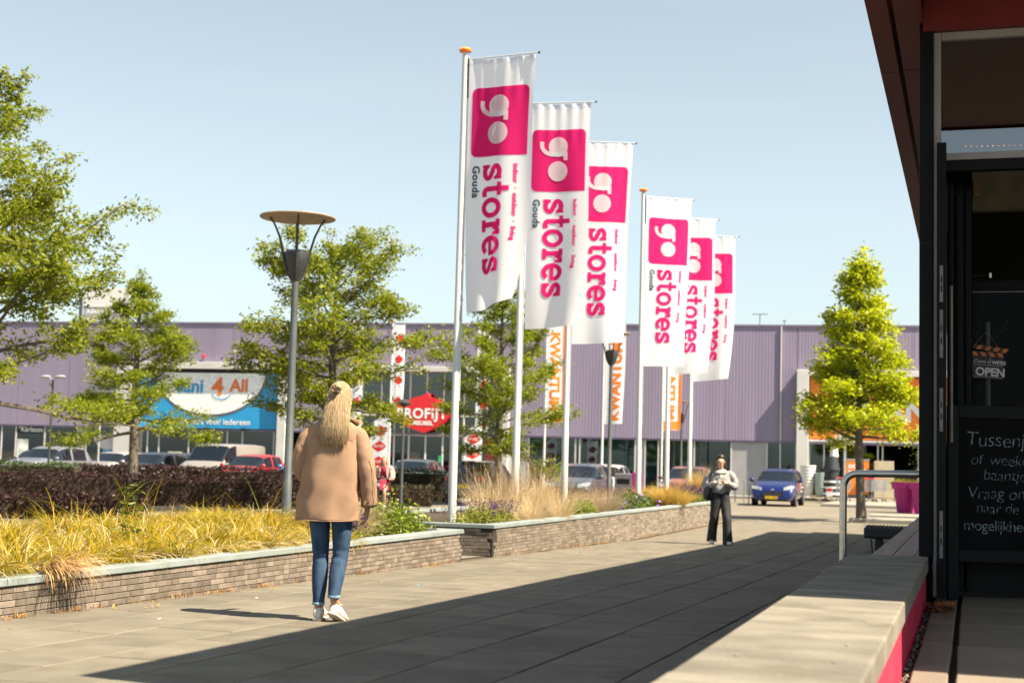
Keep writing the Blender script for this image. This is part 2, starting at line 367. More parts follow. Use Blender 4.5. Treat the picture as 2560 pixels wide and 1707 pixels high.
# gravel and litter along the wall foot
gv = MB()
for _ in range(420):
    x = random.uniform(-.272,-.238); y = random.uniform(2.5,9.2); r = random.uniform(.003,.009)
    gv.ell((x,y,.15+random.uniform(0,.035)), (r,r*1.2,r*.7), 5, 3)
MB().box(-.275,-.236,0,9.3,-.3,.155).build('gravel_bed', mt['soil'], terr)
tag(gv.build('gravel', M('gravel', (.3,.27,.22), .9, 0, .3, 40, isl=.5)), 'grey gravel and grit along the foot of the pink terrace wall', 'gravel', kind='stuff')
mt['dryleaf'] = MR('dry_leaves', [(.16,.06,.02),(.30,.13,.04),(.09,.035,.015)], .8, .2)
dl = MB()
for _ in range(60):
    x,y = random.gauss(-.17,.035), random.gauss(8.75,.10); a = random.uniform(0,6.3); l = random.uniform(.02,.045); z = .203+abs(random.gauss(0,.025))
    ca, sa = math.cos(a)*l, math.sin(a)*l
    dl.add([(x,y,z),(x+ca-sa*.4,y+sa+ca*.4,z+random.uniform(0,.025)),(x+2*ca,y+2*sa,z+random.uniform(-.01,.02)),(x+ca+sa*.4,y+sa-ca*.4,z+random.uniform(0,.02))], [(0,1,2,3)])
tag(dl.build('dry_leaf_heap', mt['dryleaf']), 'little heap of dry brown leaves at the end of the terrace wall', 'leaves', kind='stuff')

mt['roofred'] = M('dark_red_cladding', (.10,.012,.011), .55, 0, .12, 2.5, .05, 30)
mt['paleframe'] = M('pale_grey_frame', (.24,.24,.25), .45, 0, .06, 4)
mt['seat'] = M('dark_bench_steel', (.015,.022,.026), .4, 0, .1, 10)
mt['dullsteel'] = M('dull_steel', (.16,.15,.14), .5, .6, .1, 10)
cafe = thing('cafe_building', 'dark fronted cafe with deep dark red roof overhang on the right', 'building', (-.3, 9.4, .2))
def cf(mb): mb.v = [(a-cafe.location.x, b-cafe.location.y, c-cafe.location.z) for a, b, c in mb.v]; return mb
rf = cf(MB().box(-.61,9.5,5.57,33.45,4.15,4.59)).build('roof', mt['roofred'], cafe)
def rfb(mb, *a, **k): o = cf(mb).build(*a, **k); return o
# fascia lips and soffit panels, each a sheet with its own seam
yy = 5.56
while yy < 33.3:
    y2 = min(yy+2.45, 33.45)
    cf(MB().box(-.632,-.5,yy+.003,y2-.003,3.885 if yy > 8 else 4.10,4.60)).build('fascia_panel', mt['roofred'], rf, bevel=.004)
    if yy > 8: cf(MB().box(-.472,-.30,yy+.003,y2-.003,3.90+random.uniform(-.003,.003),3.924)).build('soffit_panel', mt['roofred'], rf, bevel=.003)
    yy = y2
for i in range(5):
    cf(MB().box(-.29+i*1.9,-.29+(i+1)*1.9-.02,5.6,9.33,4.12,4.149)).build('soffit_panel', mt['roofred'], rf, bevel=.003)
cf(MB().box(-.61,9.5,5.555,5.57,4.10,4.60)).build('front_fascia', mt['roofred'], rf)
cf(MB().box(-.30,9,9.345,9.43,3.84,4.149)).build('red_beam', M('red_beam', (.12,.009,.008), .5), cafe)
cf(MB().box(-.322,-.238,9.37,9.47,.479,3.899)).build('corner_column', mt['dark'], cafe, bevel=.004)
cf(MB().box(-.3225,-.2375,9.369,9.471,2.46,2.464)).build('column_joint', mt['black'], cafe)
fr = cf(MB().box(-.236,-.19,9.395,9.46,.23,3.838)).build('window_frame', mt['paleframe'], cafe, bevel=.003)
cf(MB().box(-.188,9,9.395,9.46,3.79,3.838)).build('frame_head', mt['paleframe'], fr, bevel=.003)
cf(MB().box(-.188,9,9.395,9.46,3.0,3.045)).build('frame_transom', mt['paleframe'], fr, bevel=.003)
cf(MB().box(-.188,-.13,9.462,9.50,3.0,3.8)).build('inner_stile', mt['dark'], fr)
cf(MB().box(-.19,9,9.425,9.431,3.046,3.789)).build('transom_pane', MG('transom_glass', (.45,.45,.43), .01, 1.5), cafe)
cf(MB().box(-.188,9,9.40,9.47,2.93,2.998)).build('door_head', mt['dark'], cafe, bevel=.003)
# folded door leaves with lock plates
d1 = cf(MB().box(-.213,-.155,9.25,9.33,.24,3.085)).build('door_leaf', mt['dark'], cafe, bevel=.004)
for z0, z1 in ((2.07,2.30),(1.72,2.02),(1.26,1.53),(.48,.77)):
    pm = cf(MB().box(-.194,-.174,9.2465,9.2495,z0,z1)).build('lock_plate', mt['dullsteel'], d1)
    for q in (.35,.62):
        zc = z0+(z1-z0)*q; cf(MB().box(-.189,-.179,9.2455,9.2464,zc-.02,zc+.02)).build('slot', mt['black'], pm)
for x0, y0, wd in ((-.150,9.72,.035),(-.105,9.8,.05),(-.05,9.9,.045)):
    cf(MB().box(x0,x0+wd,y0,y0+.06,.24,2.92)).build('door_leaf', mt['dark'], cafe, bevel=.012)
cf(MB().tube([(-.02,10.0,.5),(-.02,10.0,2.9)], .022, 12)).build('door_tube', mt['dark'], cafe, smooth=True)
cf(MB().tube([(-.128,9.52,1.2),(-.128,9.5,2.2)], .012, 8)).build('door_pull', mt['dullsteel'], cafe, smooth=True)
# side wall of the cafe running away, bays of dark glass
for i in range(9):
    y0 = 9.48+i*2.75
    cf(MB().box(-.30,-.25,y0,y0+.08,-.1,3.9)).build('side_post', mt['dark'], cafe)
    pn = cf(MB().box(-.28,-.27,y0+.081,y0+2.749,.3,3.88)).build('side_pane', mt['glass'], cafe)
    cf(MB().box(-.30,-.25,y0+.081,y0+2.749,-.5,.29)).build('side_panel', mt['dark'], cafe)
# the room behind
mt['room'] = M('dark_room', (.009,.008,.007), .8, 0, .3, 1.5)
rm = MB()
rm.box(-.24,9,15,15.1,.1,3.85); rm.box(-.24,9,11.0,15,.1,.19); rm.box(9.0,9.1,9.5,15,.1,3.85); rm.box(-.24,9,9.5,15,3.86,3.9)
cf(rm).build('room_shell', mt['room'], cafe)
cf(MB().box(.0,8.9,12.3,12.4,3.18,3.7)).build('bulkhead', M('olive_plaster', (.20,.185,.13), .8), cafe)
ac = cf(MB().box(.01,.06,12.2,12.29,3.28,3.42)).build('heater', M('heater', (.28,.2,.1), .6), cafe, bevel=.01)
dr = cf(MB().box(-.02,2.2,10.95,11.0,2.34,2.42)).build('inner_door_head', mt['dark'], cafe)
cf(MB().box(-.02,2.2,10.944,10.949,2.333,2.339)).build('head_trim', mt['paleframe'], dr)
cf(MB().box(-.02,.03,10.95,11.0,.2,2.339)).build('inner_door_stile', mt['dark'], cafe)
cf(MB().box(.031,2.2,10.97,10.976,.3,2.333)).build('inner_pane', MG('inner_door_glass', (.5,.52,.5), .02, 0, 1.12), cafe)
cf(MB().box(-.02,2.2,10.93,11.02,.19,.235)).build('threshold', mt['steel'], cafe)
cf(MB().tube([(0,10.94,2.46),(.12,10.94,2.46)], .004, 6)).build('door_closer_arm', mt['steel'], cafe)
cf(MB().box(.12,.135,10.93,10.948,2.44,2.475)).build('door_closer', mt['steel'], cafe)
# coat stand inside
cs = thing('coat_stand', 'dim metal stand with bent hooks standing inside the cafe door', 'stand', (.12, 11.7, .19))
MB().tube([(0,0,.04),(0,0,2.0)], .02, 10).build('pole', mt['steel'], cs, smooth=True)
MB().lathe([(.16,0),(.16,.02),(.03,.05)], 20).build('base', mt['dark'], cs, smooth=True)
for k in (-1,1):
    MB().tube([(0,0,1.86),(k*.05,0,1.87),(k*.10,0,1.93),(k*.15,0,2.02)], .006, 6).build('hook', mt['steel'], cs, smooth=True)
# tubes and basket low inside (dim)
# handrail
hr = thing('handrail', 'bent stainless steel handrail beside the dark cafe corner', 'handrail', (-.80, 9.52, zg(-.8,9.52)))
zt = .985-hr.location.z; pts = [(0,0,-.02),(0,0,zt-.09)]+[(.09*(1-math.cos(t)),0,zt-.09+.09*math.sin(t)) for t in [R(15*k) for k in range(1,7)]]+[(.3,0,zt+.004),(.482,0,zt+.006)]
MB().tube(pts, .0235, 20).build('tube', mt['steel'], hr, smooth=True)
MB().lathe([(.045,0),(.045,.006),(.026,.01)], 20).build('foot_plate', mt['steel'], hr, smooth=True)
# lower timber topped wall going on behind the column
tw = thing('timber_capped_wall', 'low pink wall with weathered timber boards on top behind the handrail', 'wall', (-.5,9.7,zg(-.5,9.7)))
mt['timber'] = M('weathered_timber', (.34,.25,.225), .8, 0, .14, 3, .3, 60, stretch=(8,.6,1), objr=.12)
for k in range(3):
    MB().box(-.25+k*.163,-.25+k*.163+.157,0,13.8,.36-tw.location.z-.03,.36-tw.location.z).build('board', mt['timber'], tw, bevel=.004)
MB().box(-.2,.2,.02,13.7,-.3,.329-tw.location.z).build('wall_core', mt['pink'], tw)
# bench
bn = thing('bench', 'dark ribbed steel bench standing in the shade behind the handrail', 'bench', (-1.0,25,zg(-1,25)))
hb = .095-bn.location.z
MB().box(-.74,1.4,-.3,.3,hb-.21,hb-.02).build('seat_box', mt['seat'], bn, bevel=.03)
for k in range(34): MB().box(-.70+k*.061,-.70+k*.061+.034,-.29,.29,hb-.019,hb+.004).build('rib', mt['seat'], bn)
for x in (-.56,1.1): MB().box(x,x+.12,-.2,.2,0,hb-.212).build('leg', mt['seat'], bn, bevel=.008)
for x in (-.62,1.04): MB().tube([(x,-.2,hb-.22),(x+.02,-.2,0)], .014, 8).build('stay', mt['seat'], bn)
# ================================================================ LETTERING
def text_mesh(txt, size, bold=0, spacing=1.0, align='LEFT', shear=0, max_edge=None):
    """flat text as (verts, faces) in x (along the line) and y (up), from the built-in font"""
    cu = bpy.data.curves.new('t', 'FONT'); cu.body = txt; cu.size = size; cu.offset = bold; cu.space_character = spacing; cu.align_x = align; cu.shear = shear; cu.resolution_u = 4
    o = bpy.data.objects.new('t', cu); C.objects.link(o); bpy.context.view_layer.update()
    me = o.to_mesh(); V = [tuple(v.co[:2]) for v in me.vertices]; Fc = [tuple(p.vertices) for p in me.polygons]
    o.to_mesh_clear(); bpy.data.objects.remove(o); bpy.data.curves.remove(cu)
    if max_edge: V, Fc = refine(V, Fc, max_edge)
    return V, Fc
def refine(V, Fc, me):
    bm = bmesh.new(); vs = [bm.verts.new((a, b, 0)) for a, b in V]
    for f in Fc:
        try: bm.faces.new([vs[i] for i in f])
        except ValueError: pass
    bmesh.ops.triangulate(bm, faces=bm.faces)
    for _ in range(5):
        es = [e for e in bm.edges if e.calc_length() > me]
        if not es: break
        bmesh.ops.subdivide_edges(bm, edges=es, cuts=1); bmesh.ops.triangulate(bm, faces=[f for f in bm.faces if len(f.verts) > 3])
    bm.verts.index_update(); V = [(v.co.x, v.co.y) for v in bm.verts]; Fc = [tuple(v.index for v in f.verts) for f in bm.faces]; bm.free()
    return V, Fc
def place_text(txt, size, fn, name, mat, parent, **k):
    V, Fc = text_mesh(txt, size, **k); mb = MB(); mb.add([fn(a, b) for a, b in V], Fc); return mb.build(name, mat, parent)
def stroke(path, wd):
    """thick line through 2-D points -> verts, quads"""
    V = []; Fc = []; n = len(path)
    for i in range(n):
        a = path[max(i-1,0)]; b = path[min(i+1,n-1)]; dx, dy = b[0]-a[0], b[1]-a[1]; l = math.hypot(dx,dy) or 1
        w2 = (wd[i] if hasattr(wd,'__len__') else wd)/2
        V += [(path[i][0]-dy/l*w2, path[i][1]+dx/l*w2), (path[i][0]+dy/l*w2, path[i][1]-dx/l*w2)]
        if i: Fc.append((2*i-2,2*i-1,2*i+1,2*i))
    return V, Fc
def arc(cx, cy, rx, ry, a0, a1, n=18): return [(cx+rx*math.cos(R(a0+(a1-a0)*i/n)), cy+ry*math.sin(R(a0+(a1-a0)*i/n))) for i in range(n+1)]
def disc(cx, cy, rx, ry, n=40):
    return [(cx,cy)]+[(cx+rx*math.cos(2*math.pi*i/n), cy+ry*math.sin(2*math.pi*i/n)) for i in range(n)], [(0,1+i,1+(i+1)%n) for i in range(n)]
def rrect(x0, x1, y0, y1, r):
    """rounded rectangle; r = radii at (x0y0, x1y0, x1y1, x0y1)"""
    P = []
    for (cx, cy, a, rr_) in ((x0+r[0],y0+r[0],180,r[0]),(x1-r[1],y0+r[1],270,r[1]),(x1-r[2],y1-r[2],0,r[2]),(x0+r[3],y1-r[3],90,r[3])):
        P += arc(cx, cy, rr_, rr_, a, a+90, 6) if rr_ > 0 else [(cx,cy)]
    return P, [tuple(range(len(P)))]
def slab_word():
    """the word 'stores' in heavy slab letters, x-height 1: list of (verts, faces) layers"""
    out = []; x = 0; wd = .25
    def S(x):
        p = arc(x+.40,.71,.27,.175,20,180,10)+arc(x+.40,.71,.27,.175,180,268,8)[1:]+arc(x+.40,.30,.28,.18,88,0,8)[1:]+arc(x+.40,.30,.28,.18,0,-165,12)[1:]
        out.append(stroke(p, .235)); out.append(stroke([(x+.665,.62),(x+.665,1.0)], .15)); out.append(stroke([(x+.125,.38),(x+.125,0)], .15)); return x+.86
    def O(x): out.append(stroke(arc(x+.46,.5,.36,.40,0,360,36), .235)); return x+.98
    def T(x):
        out.append(stroke([(x+.32,1.33),(x+.32,.30)]+arc(x+.50,.30,.18,.18,180,280,8)[1:]+[(x+.68,.14)], .24)); out.append(stroke([(x+.02,.90),(x+.64,.90)], .2)); return x+.74
    def Rr(x):
        out.append(stroke([(x+.27,1.0),(x+.27,.15)], .25)); out.append(stroke([(x+.03,.10),(x+.58,.10)], .2)); out.append(stroke([(x+.03,.90),(x+.20,.90)], .2))
        out.append(stroke(arc(x+.62,.55,.26,.34,165,80,8), .24)); out.append(stroke([(x+.68,1.0),(x+.68,.62)], .16)); return x+.80
    def Ee(x):
        out.append(stroke(arc(x+.46,.5,.36,.40,10,318,34), .235)); out.append(stroke([(x+.16,.48),(x+.90,.48)], .18)); return x+.98
    for fn in (S, T, O, Rr, Ee, S): x = fn(x)
    return out, x-.06

# ================================================================ FLAGS WITH PRINT
mt['flagw'] = MT('white_flag_cloth', (.86,.88,.93), .56)
mt['magenta'] = MT('magenta_print', (.80,.03,.25), .58)
mt['navy'] = MT('dark_teal_print', (.03,.07,.10), .15)
mt['fpole'] = M('white_flagpole', (.5,.51,.52), .38, .1, .04, 4, stretch=(1,1,.3))
WORD, WLEN = slab_word()
def flag_fn(wd, ln, amp, seed, curl):
    q = random.Random(seed); ph = [q.uniform(0,6.28) for _ in range(6)]
    def fn(u, v):        # u out from the pole 0..wd, v down 0..ln -> local x,y,z (y toward/away from the viewer)
        a = u/wd; b = v/ln; k = amp*(.25+b*1.15)
        y = k*(a**.8)*(.7*math.sin(3.1*a*2+ph[0]+b*2.1)+.5*math.sin(6.2*a+ph[1]-b*3.3)+.35*math.sin(2.2+b*7+ph[2]+a*2))
        y += .012*math.sin(a*34+ph[3])*max(0,1-b*4.5)+.012*math.sin(a*11+ph[4])*(.5+b)
        bb = max(0, b-.45)/.55
        x = u*(1-.05*b-curl*.30*bb*bb*a) + .02*math.sin(b*5+ph[5])*a
        z = -v - .02*math.sin(a*3.14)*(1-b) + curl*.30*bb**2*a**1.5
        y += curl*.30*bb*bb*math.sin(a*5.0+1)
        return x, y, z
    return fn
def banner(par, wd, ln, fn, mat, name='cloth', nu=26, nv=90):
    mb = MB()
    for j in range(nv+1):
        for i in range(nu+1): mb.v.append(fn(wd*i/nu, ln*j/nv))
    for j in range(nv):
        for i in range(nu): a = j*(nu+1)+i; mb.f.append((a,a+1,a+nu+2,a+nu+1))
    return mb.build(name, mat, par, smooth=2)
def printed(par, fn, layers, mat, name, off=.004, edge=.05, both=True):
    mb = MB(); n = 0
    for V, Fc in layers:
        V, Fc = refine(V, Fc, edge); n += 1
        for s in ((-1,1) if both else (-1,)):
            q = []
            for u, v in V:
                x, y, z = fn(u, v); q.append((x, y+s*(off+n*.0005), z))
            mb.add(q, Fc)
    return mb.build(name, mat, par)
def go_flag(label_f, label_p, x, y, top, yaw, seed, amp, curl):
    z0 = .045
    p = thing('flagpole', label_p, 'flagpole', (x, y, z0), 0, 'white flagpoles in the planter')
    h = top-z0
    MB().tube([(0,0,0),(0,0,1.6),(0,0,1.62),(0,0,h)], [.068,.064,.058,.046], 16).build('pole', mt['fpole'], p, smooth=True)
    MB().box(.052,.072,-.012,.012,1.9,h-.05).build('halyard_track', mt['alu'], p)
    MB().lathe([(.05,h),(.095,h+.012),(.105,h+.04),(.08,h+.068),(.03,h+.076)], 16).build('cap', mt['orange'], p, smooth=True)
    MB().tube([(.06,0,h-.10),(.065,0,h-.75)], .016, 6).build('counterweight_sleeve', mt['black'], p)
    MB().box(-.075,-.06,-.03,.03,.28,.33).build('hatch_lug', mt['black'], p)
    wd, ln = 1.14, 4.08
    fl = thing('banner_flag', label_f, 'flag', (x, y, top-.13), yaw, 'white banner flags with magenta squares'); fn0 = flag_fn(wd, ln, amp, seed, curl)
    fn = lambda u, v: (fn0(u,v)[0]+.085, fn0(u,v)[1], fn0(u,v)[2])
    cl = banner(fl, wd, ln, fn, mt['flagw'])
    MB().tube([(.07,0,.012),(wd+.15,0,.012)], .012, 8).build('top_rod', mt['alu'], fl, smooth=True)
    MB().ell((wd+.16,0,.012), (.02,.02,.02), 8, 6).build('rod_end', mt['black'], fl)
    for k in range(6): MB().tube([(.055,0,-.3-k*.72),(.1,0,-.3-k*.72)], .008, 6).build('ring', mt['alu'], fl)
    hem = [(.0+.001,.0),(wd,.0),(wd,.075),(.001,.075)]
    printed(fl, fn, [(hem,[(0,1,2,3)])], mt['flagw'], 'hem', .002)
    q = lambda V: V
    sq = rrect(.07,1.07,.47,1.60,(.1,.1,.0,.1))
    printed(fl, fn, [sq], mt['magenta'], 'magenta_square', .004, .06)
    # the letters g and o, laid on their side
    gl = [disc(.560,.783,.180,.180), stroke([(.70,.918),(.46,.918)]+arc(.46,.745,.205,.173,90,180,10)[1:]+[(.262,.69)], .075), stroke([(.70,.875),(.70,1.03)], .075), disc(.560,1.228,.182,.182)]
    printed(fl, fn, gl, mt['flagw'], 'letters_go', .009, .05)
    k = 1.80/WLEN; xh = .375
    lay = [([(.30+b*xh, 1.72+a*k) for a, b in V], Fc) for V, Fc in WORD]
    printed(fl, fn, lay, mt['magenta'], 'letters_stores', .006, .05)
    for txt, size, u0_, v0_, m, nm in (('Gouda', .18, .115, 1.74, mt['navy'], 'letters_gouda'), ('indoor  ·  outdoor  ·  living', .105, .86, 1.74, mt['magenta'], 'letters_tagline')):
        V, Fc = text_mesh(txt, size, .005, 1.08)
        printed(fl, fn, [([(u0_+b, v0_+a) for a, b in V], Fc)], m, nm, .006, .06)
    return p
ord_ = ['tallest and nearest','second nearest','third nearest','fourth, just past the gap','fifth','sixth and farthest']
for i, (x, y, yaw, amp, curl) in enumerate([(-7.81,21.2,-24,.075,.62),(-7.70,24.1,-12,.05,.25),(-7.66,27.15,3,.05,.2),(-7.55,33.2,14,.07,.10),(-7.48,36.15,9,.06,.3),(-7.44,39.05,4,.06,.35)]):
    go_flag('white banner with magenta square reading go stores Gouda, %s of six' % ord_[i], 'white flagpole with orange cap in the planter, %s of six' % ord_[i], x, y, 7.585, R(18)+R(yaw), 100+i, amp, curl)

# ================================================================ CAFE BOARDS
ab = thing('chalkboard_sign', 'tall dark chalkboard stand with handwritten Dutch lines by the cafe door', 'sign', (-.150, 9.60, .200), R(17))
mt['chalkb'] = M('chalkboard', (.0045,.005,.006), .8, 0, .25, 3, spec=.1)
mt['chalk'] = M('chalk', (.17,.23,.26), .95, 0, .5, 60)
MB().box(0,.07,0,.035,0,1.245).build('stile', mt['dark'], ab, bevel=.004); MB().box(.79,.86,0,.035,0,1.245).build('stile', mt['dark'], ab, bevel=.004)
MB().box(.071,.789,.001,.034,1.16,1.244).build('rail', mt['dark'], ab, bevel=.004); MB().box(.071,.789,.001,.034,.24,.32).build('rail', mt['dark'], ab, bevel=.004)
bd = MB().box(.071,.789,.012,.022,.321,1.159).build('board', mt['chalkb'], ab)
for txt, x, z, sz, sh, rot in (('Tussenjaar',.115,.985,.132,.1,-.02),('of  weekend',.145,.860,.100,.12,.0),('baantje?',.225,.765,.104,.12,-.01),('Vraag ons',.125,.645,.110,.1,0),('naar de',.18,.555,.098,.12,-.01)):
    def fn(a, b, x=x, z=z, rot=rot): return (x+a, .010, z+b+a*rot+.004*math.sin(a*40))
    place_text(txt, sz, fn, 'chalk_line', mt['chalk'], bd, spacing=.94, shear=sh, bold=-.0022)
place_text('mogelijkheden', .096, lambda a, b: (.10+a, .010, .445+b+a*-.015), 'chalk_line', mt['chalk'], bd, spacing=.92, bold=-.001)
MB().box(.0,.86,.30,.33,0,1.0).build('rear_leg', mt['dark'], ab)
sg = thing('open_sign', 'small hanging clapperboard sign reading Come in WERE OPEN inside the door', 'sign', (0.10, 10.90, 1.70), R(17))
rot = R(-3)
def rt(x, z): return (x*math.cos(rot)-z*math.sin(rot), x*math.sin(rot)+z*math.cos(rot))
def rb(mb): mb.v = [(rt(a, c)[0], b, rt(a, c)[1]) for a, b, c in mb.v]; return mb
sb = rb(MB().box(-.118,.118,0,.008,-.005,.155)).build('board', mt['black'], sg)
mt['oprint'] = M('orange_stripe', (.55,.17,.04), .6); mt['wprint'] = M('sign_white', (.62,.62,.66), .6)
for bar, z0, sgn in (('lower_bar',.157,-1),('upper_bar',.20,1)):
    b_ = rb(MB().box(-.118,.118,0,.008,z0,z0+.034)).build(bar, mt['black'], sg)
    if sgn == 1: b_.rotation_euler = (0, R(4), 0)
    for k in range(4):
        x = -.105+k*.062
        rb(MB().add([(x+.016*sgn*-1*0,-.002,z0+.002),(x+.034,-.002,z0+.002),(x+.034+.018*sgn,-.002,z0+.032),(x+.018*sgn,-.002,z0+.032)],[(0,1,2,3)])).build('stripe', mt['oprint'], b_)
for txt, sz, x, z, bo, sh in (('OPEN',.082,-.085,.018,.0035,0),("WE'RE",.036,.03,.105,.001,0),('Come in',.036,-.105,.108,0,.3)):
    place_text(txt, sz, lambda a, b, x=x, z=z: (rt(x+a,z+b)[0], -.002, rt(x+a,z+b)[1]), 'lettering', mt['wprint'], sb, bold=bo, shear=sh)
for z in (.008,.094): rb(MB().box(-.115,.115,-.002,-.001,z-.001,z+.001)).build('rule', mt['wprint'], sb)
rb(MB().box(.018,.02,-.002,-.001,.094,.15)).build('rule', mt['wprint'], sb)
MB().tube([(-.115,0,.21),(.0,.0,.34),(.10,0,.20)], .0022, 5).build('cord', M('cord', (.25,.15,.07), .9), sg)
# string lights behind the transom
st = thing('string_lights', 'row of tiny red and amber string lights behind the transom window', 'lights', (-.06, 9.62, 3.135))
MB().tube([(-.06,0,.05),(0,0,0),(1.6,0.2,0)], .0015, 4).build('wire', mt['black'], st)
la, lr = ME('amber_bulb', (1,.45,.12), 2.2), ME('red_bulb', (1,.08,.10), 2.0)
for k in range(32): MB().ell((.02+k*.034,.004*k,0), (.0045,.0045,.0035), 8, 5).build('bulb', lr if k % 4 in (2,) or k in (8,9) else la, st)
# ================================================================ THE LONG PURPLE RETAIL BUILDING
PH = math.atan(.0953)
bd_ = thing('retail_building', 'long lilac corrugated retail shed with three shop entrances across the car park', 'building', (-7.35, 73.3, -.47), PH)
mt['lilac'] = M('lilac_cladding', (.228,.198,.290), .6, 0, .06, .9, objr=.035, spec=.25, stretch=(1.4,1,.10))
mt['lilac2'] = M('lilac_trim', (.18,.15,.23), .5, 0, .05, 3)
mt['portal'] = M('white_portal', (.5,.5,.5), .6, 0, .05, 1.2)
mt['lgrey'] = M('grey_panel', (.30,.30,.32), .55, 0, .05, 2)
def zb(mb, dz=.47): mb.v = [(a, b, c+dz) for a, b, c in mb.v]; return mb
def P(mb, name, mat, par=None, **k): return zb(mb).build(name, mat, par or bd_, **k)
def ribs(u0, u1, z0, z1):
    n = max(2, int(round((u1-u0)/.16))); p = (u1-u0)/n; mb = MB(); pts = []
    for i in range(n):
        a = u0+i*p; pts += [(a,0),(a+p*.30,0),(a+p*.42,-.004),(a+p*.88,-.004)]
    pts.append((u1,0))
    for x, y in pts: mb.v += [(x,y,z0),(x,y,z1)]
    mb.f = [(2*i,2*i+2,2*i+3,2*i+1) for i in range(len(pts)-1)]
    return mb
def wall_run(u0, u1, z0, z1, step=3.05):
    n = max(1, int(round((u1-u0)/step)))
    for i in range(n):
        a, b = u0+(u1-u0)*i/n, u0+(u1-u0)*(i+1)/n
        P(ribs(a+.008, b-.008, z0, z1), 'cladding_panel', mt['lilac'])
wall_run(-64,-38.72,2.42,8.27); wall_run(-38.7,-28.5,6.1,8.27); wall_run(-28.48,-24.92,2.42,8.27); wall_run(-24.9,-16.06,6.0,8.27); wall_run(-16.04,-1.98,2.42,8.27); wall_run(-1.9,-1.15,2.42,8.27,1); wall_run(-1.13,16,6.03,8.27)
P(MB().box(-64,16,-.06,.25,8.272,8.36), 'roof_edge_trim', mt['lilac2']); P(MB().box(-64,16,.02,.2,2.33,2.419), 'cladding_foot_trim', mt['lilac2'])
P(MB().box(-1.975,-1.905,-.09,0,2.43,8.27), 'downpipe', mt['portal'])
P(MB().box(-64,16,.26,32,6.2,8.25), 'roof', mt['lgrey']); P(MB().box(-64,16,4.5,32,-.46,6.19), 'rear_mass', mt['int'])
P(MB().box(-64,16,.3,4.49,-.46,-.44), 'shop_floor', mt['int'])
# ground floor glazing
def glazing(us, z0, z1, y, film, glass='glass', panels=(), fr='alu', depth=.5):
    for i in range(len(us)-1):
        a, b = us[i]+.035, us[i+1]-.035
        if i in panels: P(MB().box(a,b,y-.01,y+.03,z0,z1), 'infill_panel', mt['lgrey']); continue
        P(MB().box(a,b,y,y+.012,z0+.05,z1), 'window_pane', mt[glass])
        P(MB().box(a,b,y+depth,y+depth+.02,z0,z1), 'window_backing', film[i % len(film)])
    for u in us: P(MB().box(u-.034,u+.034,y-.04,y+.06,z0,z1), 'mullion', mt[fr])
    P(MB().box(us[0],us[-1],y-.05,y-.041,z0-.02,z0+.049), 'sill', mt[fr])
in2 = M('interior_shelves', (.035,.04,.042), .8, 0, .5, .9, stretch=(1,1,4)); in3 = M('interior_light', (.10,.10,.09), .8, 0, .6, .7, stretch=(2,1,.4))
glazing([-62,-58,-54.5,-51,-48.6,-46,-45.09,-43.27,-41.2,-40.65,-38.85], -.40, 2.33, .12, [mt['int'],in2,in3], panels=(8,))
glazing([-16.0,-15.01,-12.51,-12.28,-10.65,-9.36,-8.84,-8.15,-6.3,-4.42,-2.61,-1.95,-1.16], -.40, 2.33, .12, [mt['teal'],mt['teal'],mt['int']], 'dglass', (0,5,9), depth=.15)
kt = P(MB().box(-45.02,-43.34,.10,.115,1.93,2.32), 'shop_name_band', mt['black'])
place_text('°Kärlsson', .40, lambda a, b: (-44.95+a, .095, 2.03+b+.47), 'lettering', mt['signw'], kt, bold=.006)
P(MB().box(-45.0,-44.3,.098,.112,.3,1.6), 'poster', M('poster_white', (.62,.66,.66), .6, 0, .3, 2.2))
P(MB().box(-44.6,-44.4,.094,.097,.5,.75), 'poster_spot', M('poster_pink', (.6,.12,.2), .6))
# --- bathroom shop portal
for a, b in ((-38.71,-37.52),(-29.0,-28.5)): P(MB().box(a,b,-.45,.3,-.46,6.1), 'portal_pillar', mt['portal'], bevel=.02)
P(MB().box(-37.518,-29.002,-.45,.3,5.72,6.1), 'portal_beam', mt['portal'], bevel=.02)
P(MB().box(-37.5,-29.02,.0,.28,5.52,5.71), 'shadow_gap', mt['black'])
mt['sblue'] = M('blue_sign', (.02,.27,.56), .5, 0, .04, 2); mt['sorange'] = M('orange_letters', (.72,.17,.04), .5)
sgn = P(MB().box(-37.5,-29.02,-.12,.2,2.45,5.515), 'shop_sign', mt['sblue'])
def half_disc(cx, cz, rx, rz, ztop, y):
    pts = [(cx+rx*math.cos(t), cz+rz*math.sin(t)) for t in [math.pi+math.pi*i/48 for i in range(49)]]
    pts = [(x, min(z, ztop)) for x, z in pts]
    mb = MB(); mb.v = [(x,y,z) for x,z in pts]; mb.f = [tuple(range(len(pts)))]; return mb
P(half_disc(-33.1,5.5,3.35,2.42,5.51,-.135), 'disc_rim', M('sign_rim', (.10,.12,.14), .5), sgn); P(half_disc(-33.12,5.505,3.22,2.30,5.51,-.15), 'disc', M('sign_disc', (.78,.80,.80), .5), sgn)
for txt, sz, u, z, m, bo in (('sani',1.05,-35.12,4.42,'sblue',.03),('4',1.32,-33.0,4.33,'sorange',.05),('All',.98,-31.95,4.5,'sorange',.03)):
    place_text(txt, sz, lambda a, b, u=u, z=z: (u+a, -.17, z+b+.47), 'lettering', mt[m], sgn, bold=bo)
V, Fc = stroke(arc(-32.45,4.55,.62,.5,205,335,14), .06); P(MB().add([(a,-.17,b) for a, b in V], Fc), 'smile_line', mt['sblue'], sgn)
place_text('badkamers voor iedereen', .46, lambda a, b: (-30.66+a, -.14, 2.66+b+.47), 'lettering', mt['signw'], sgn, bold=.006, align='RIGHT')
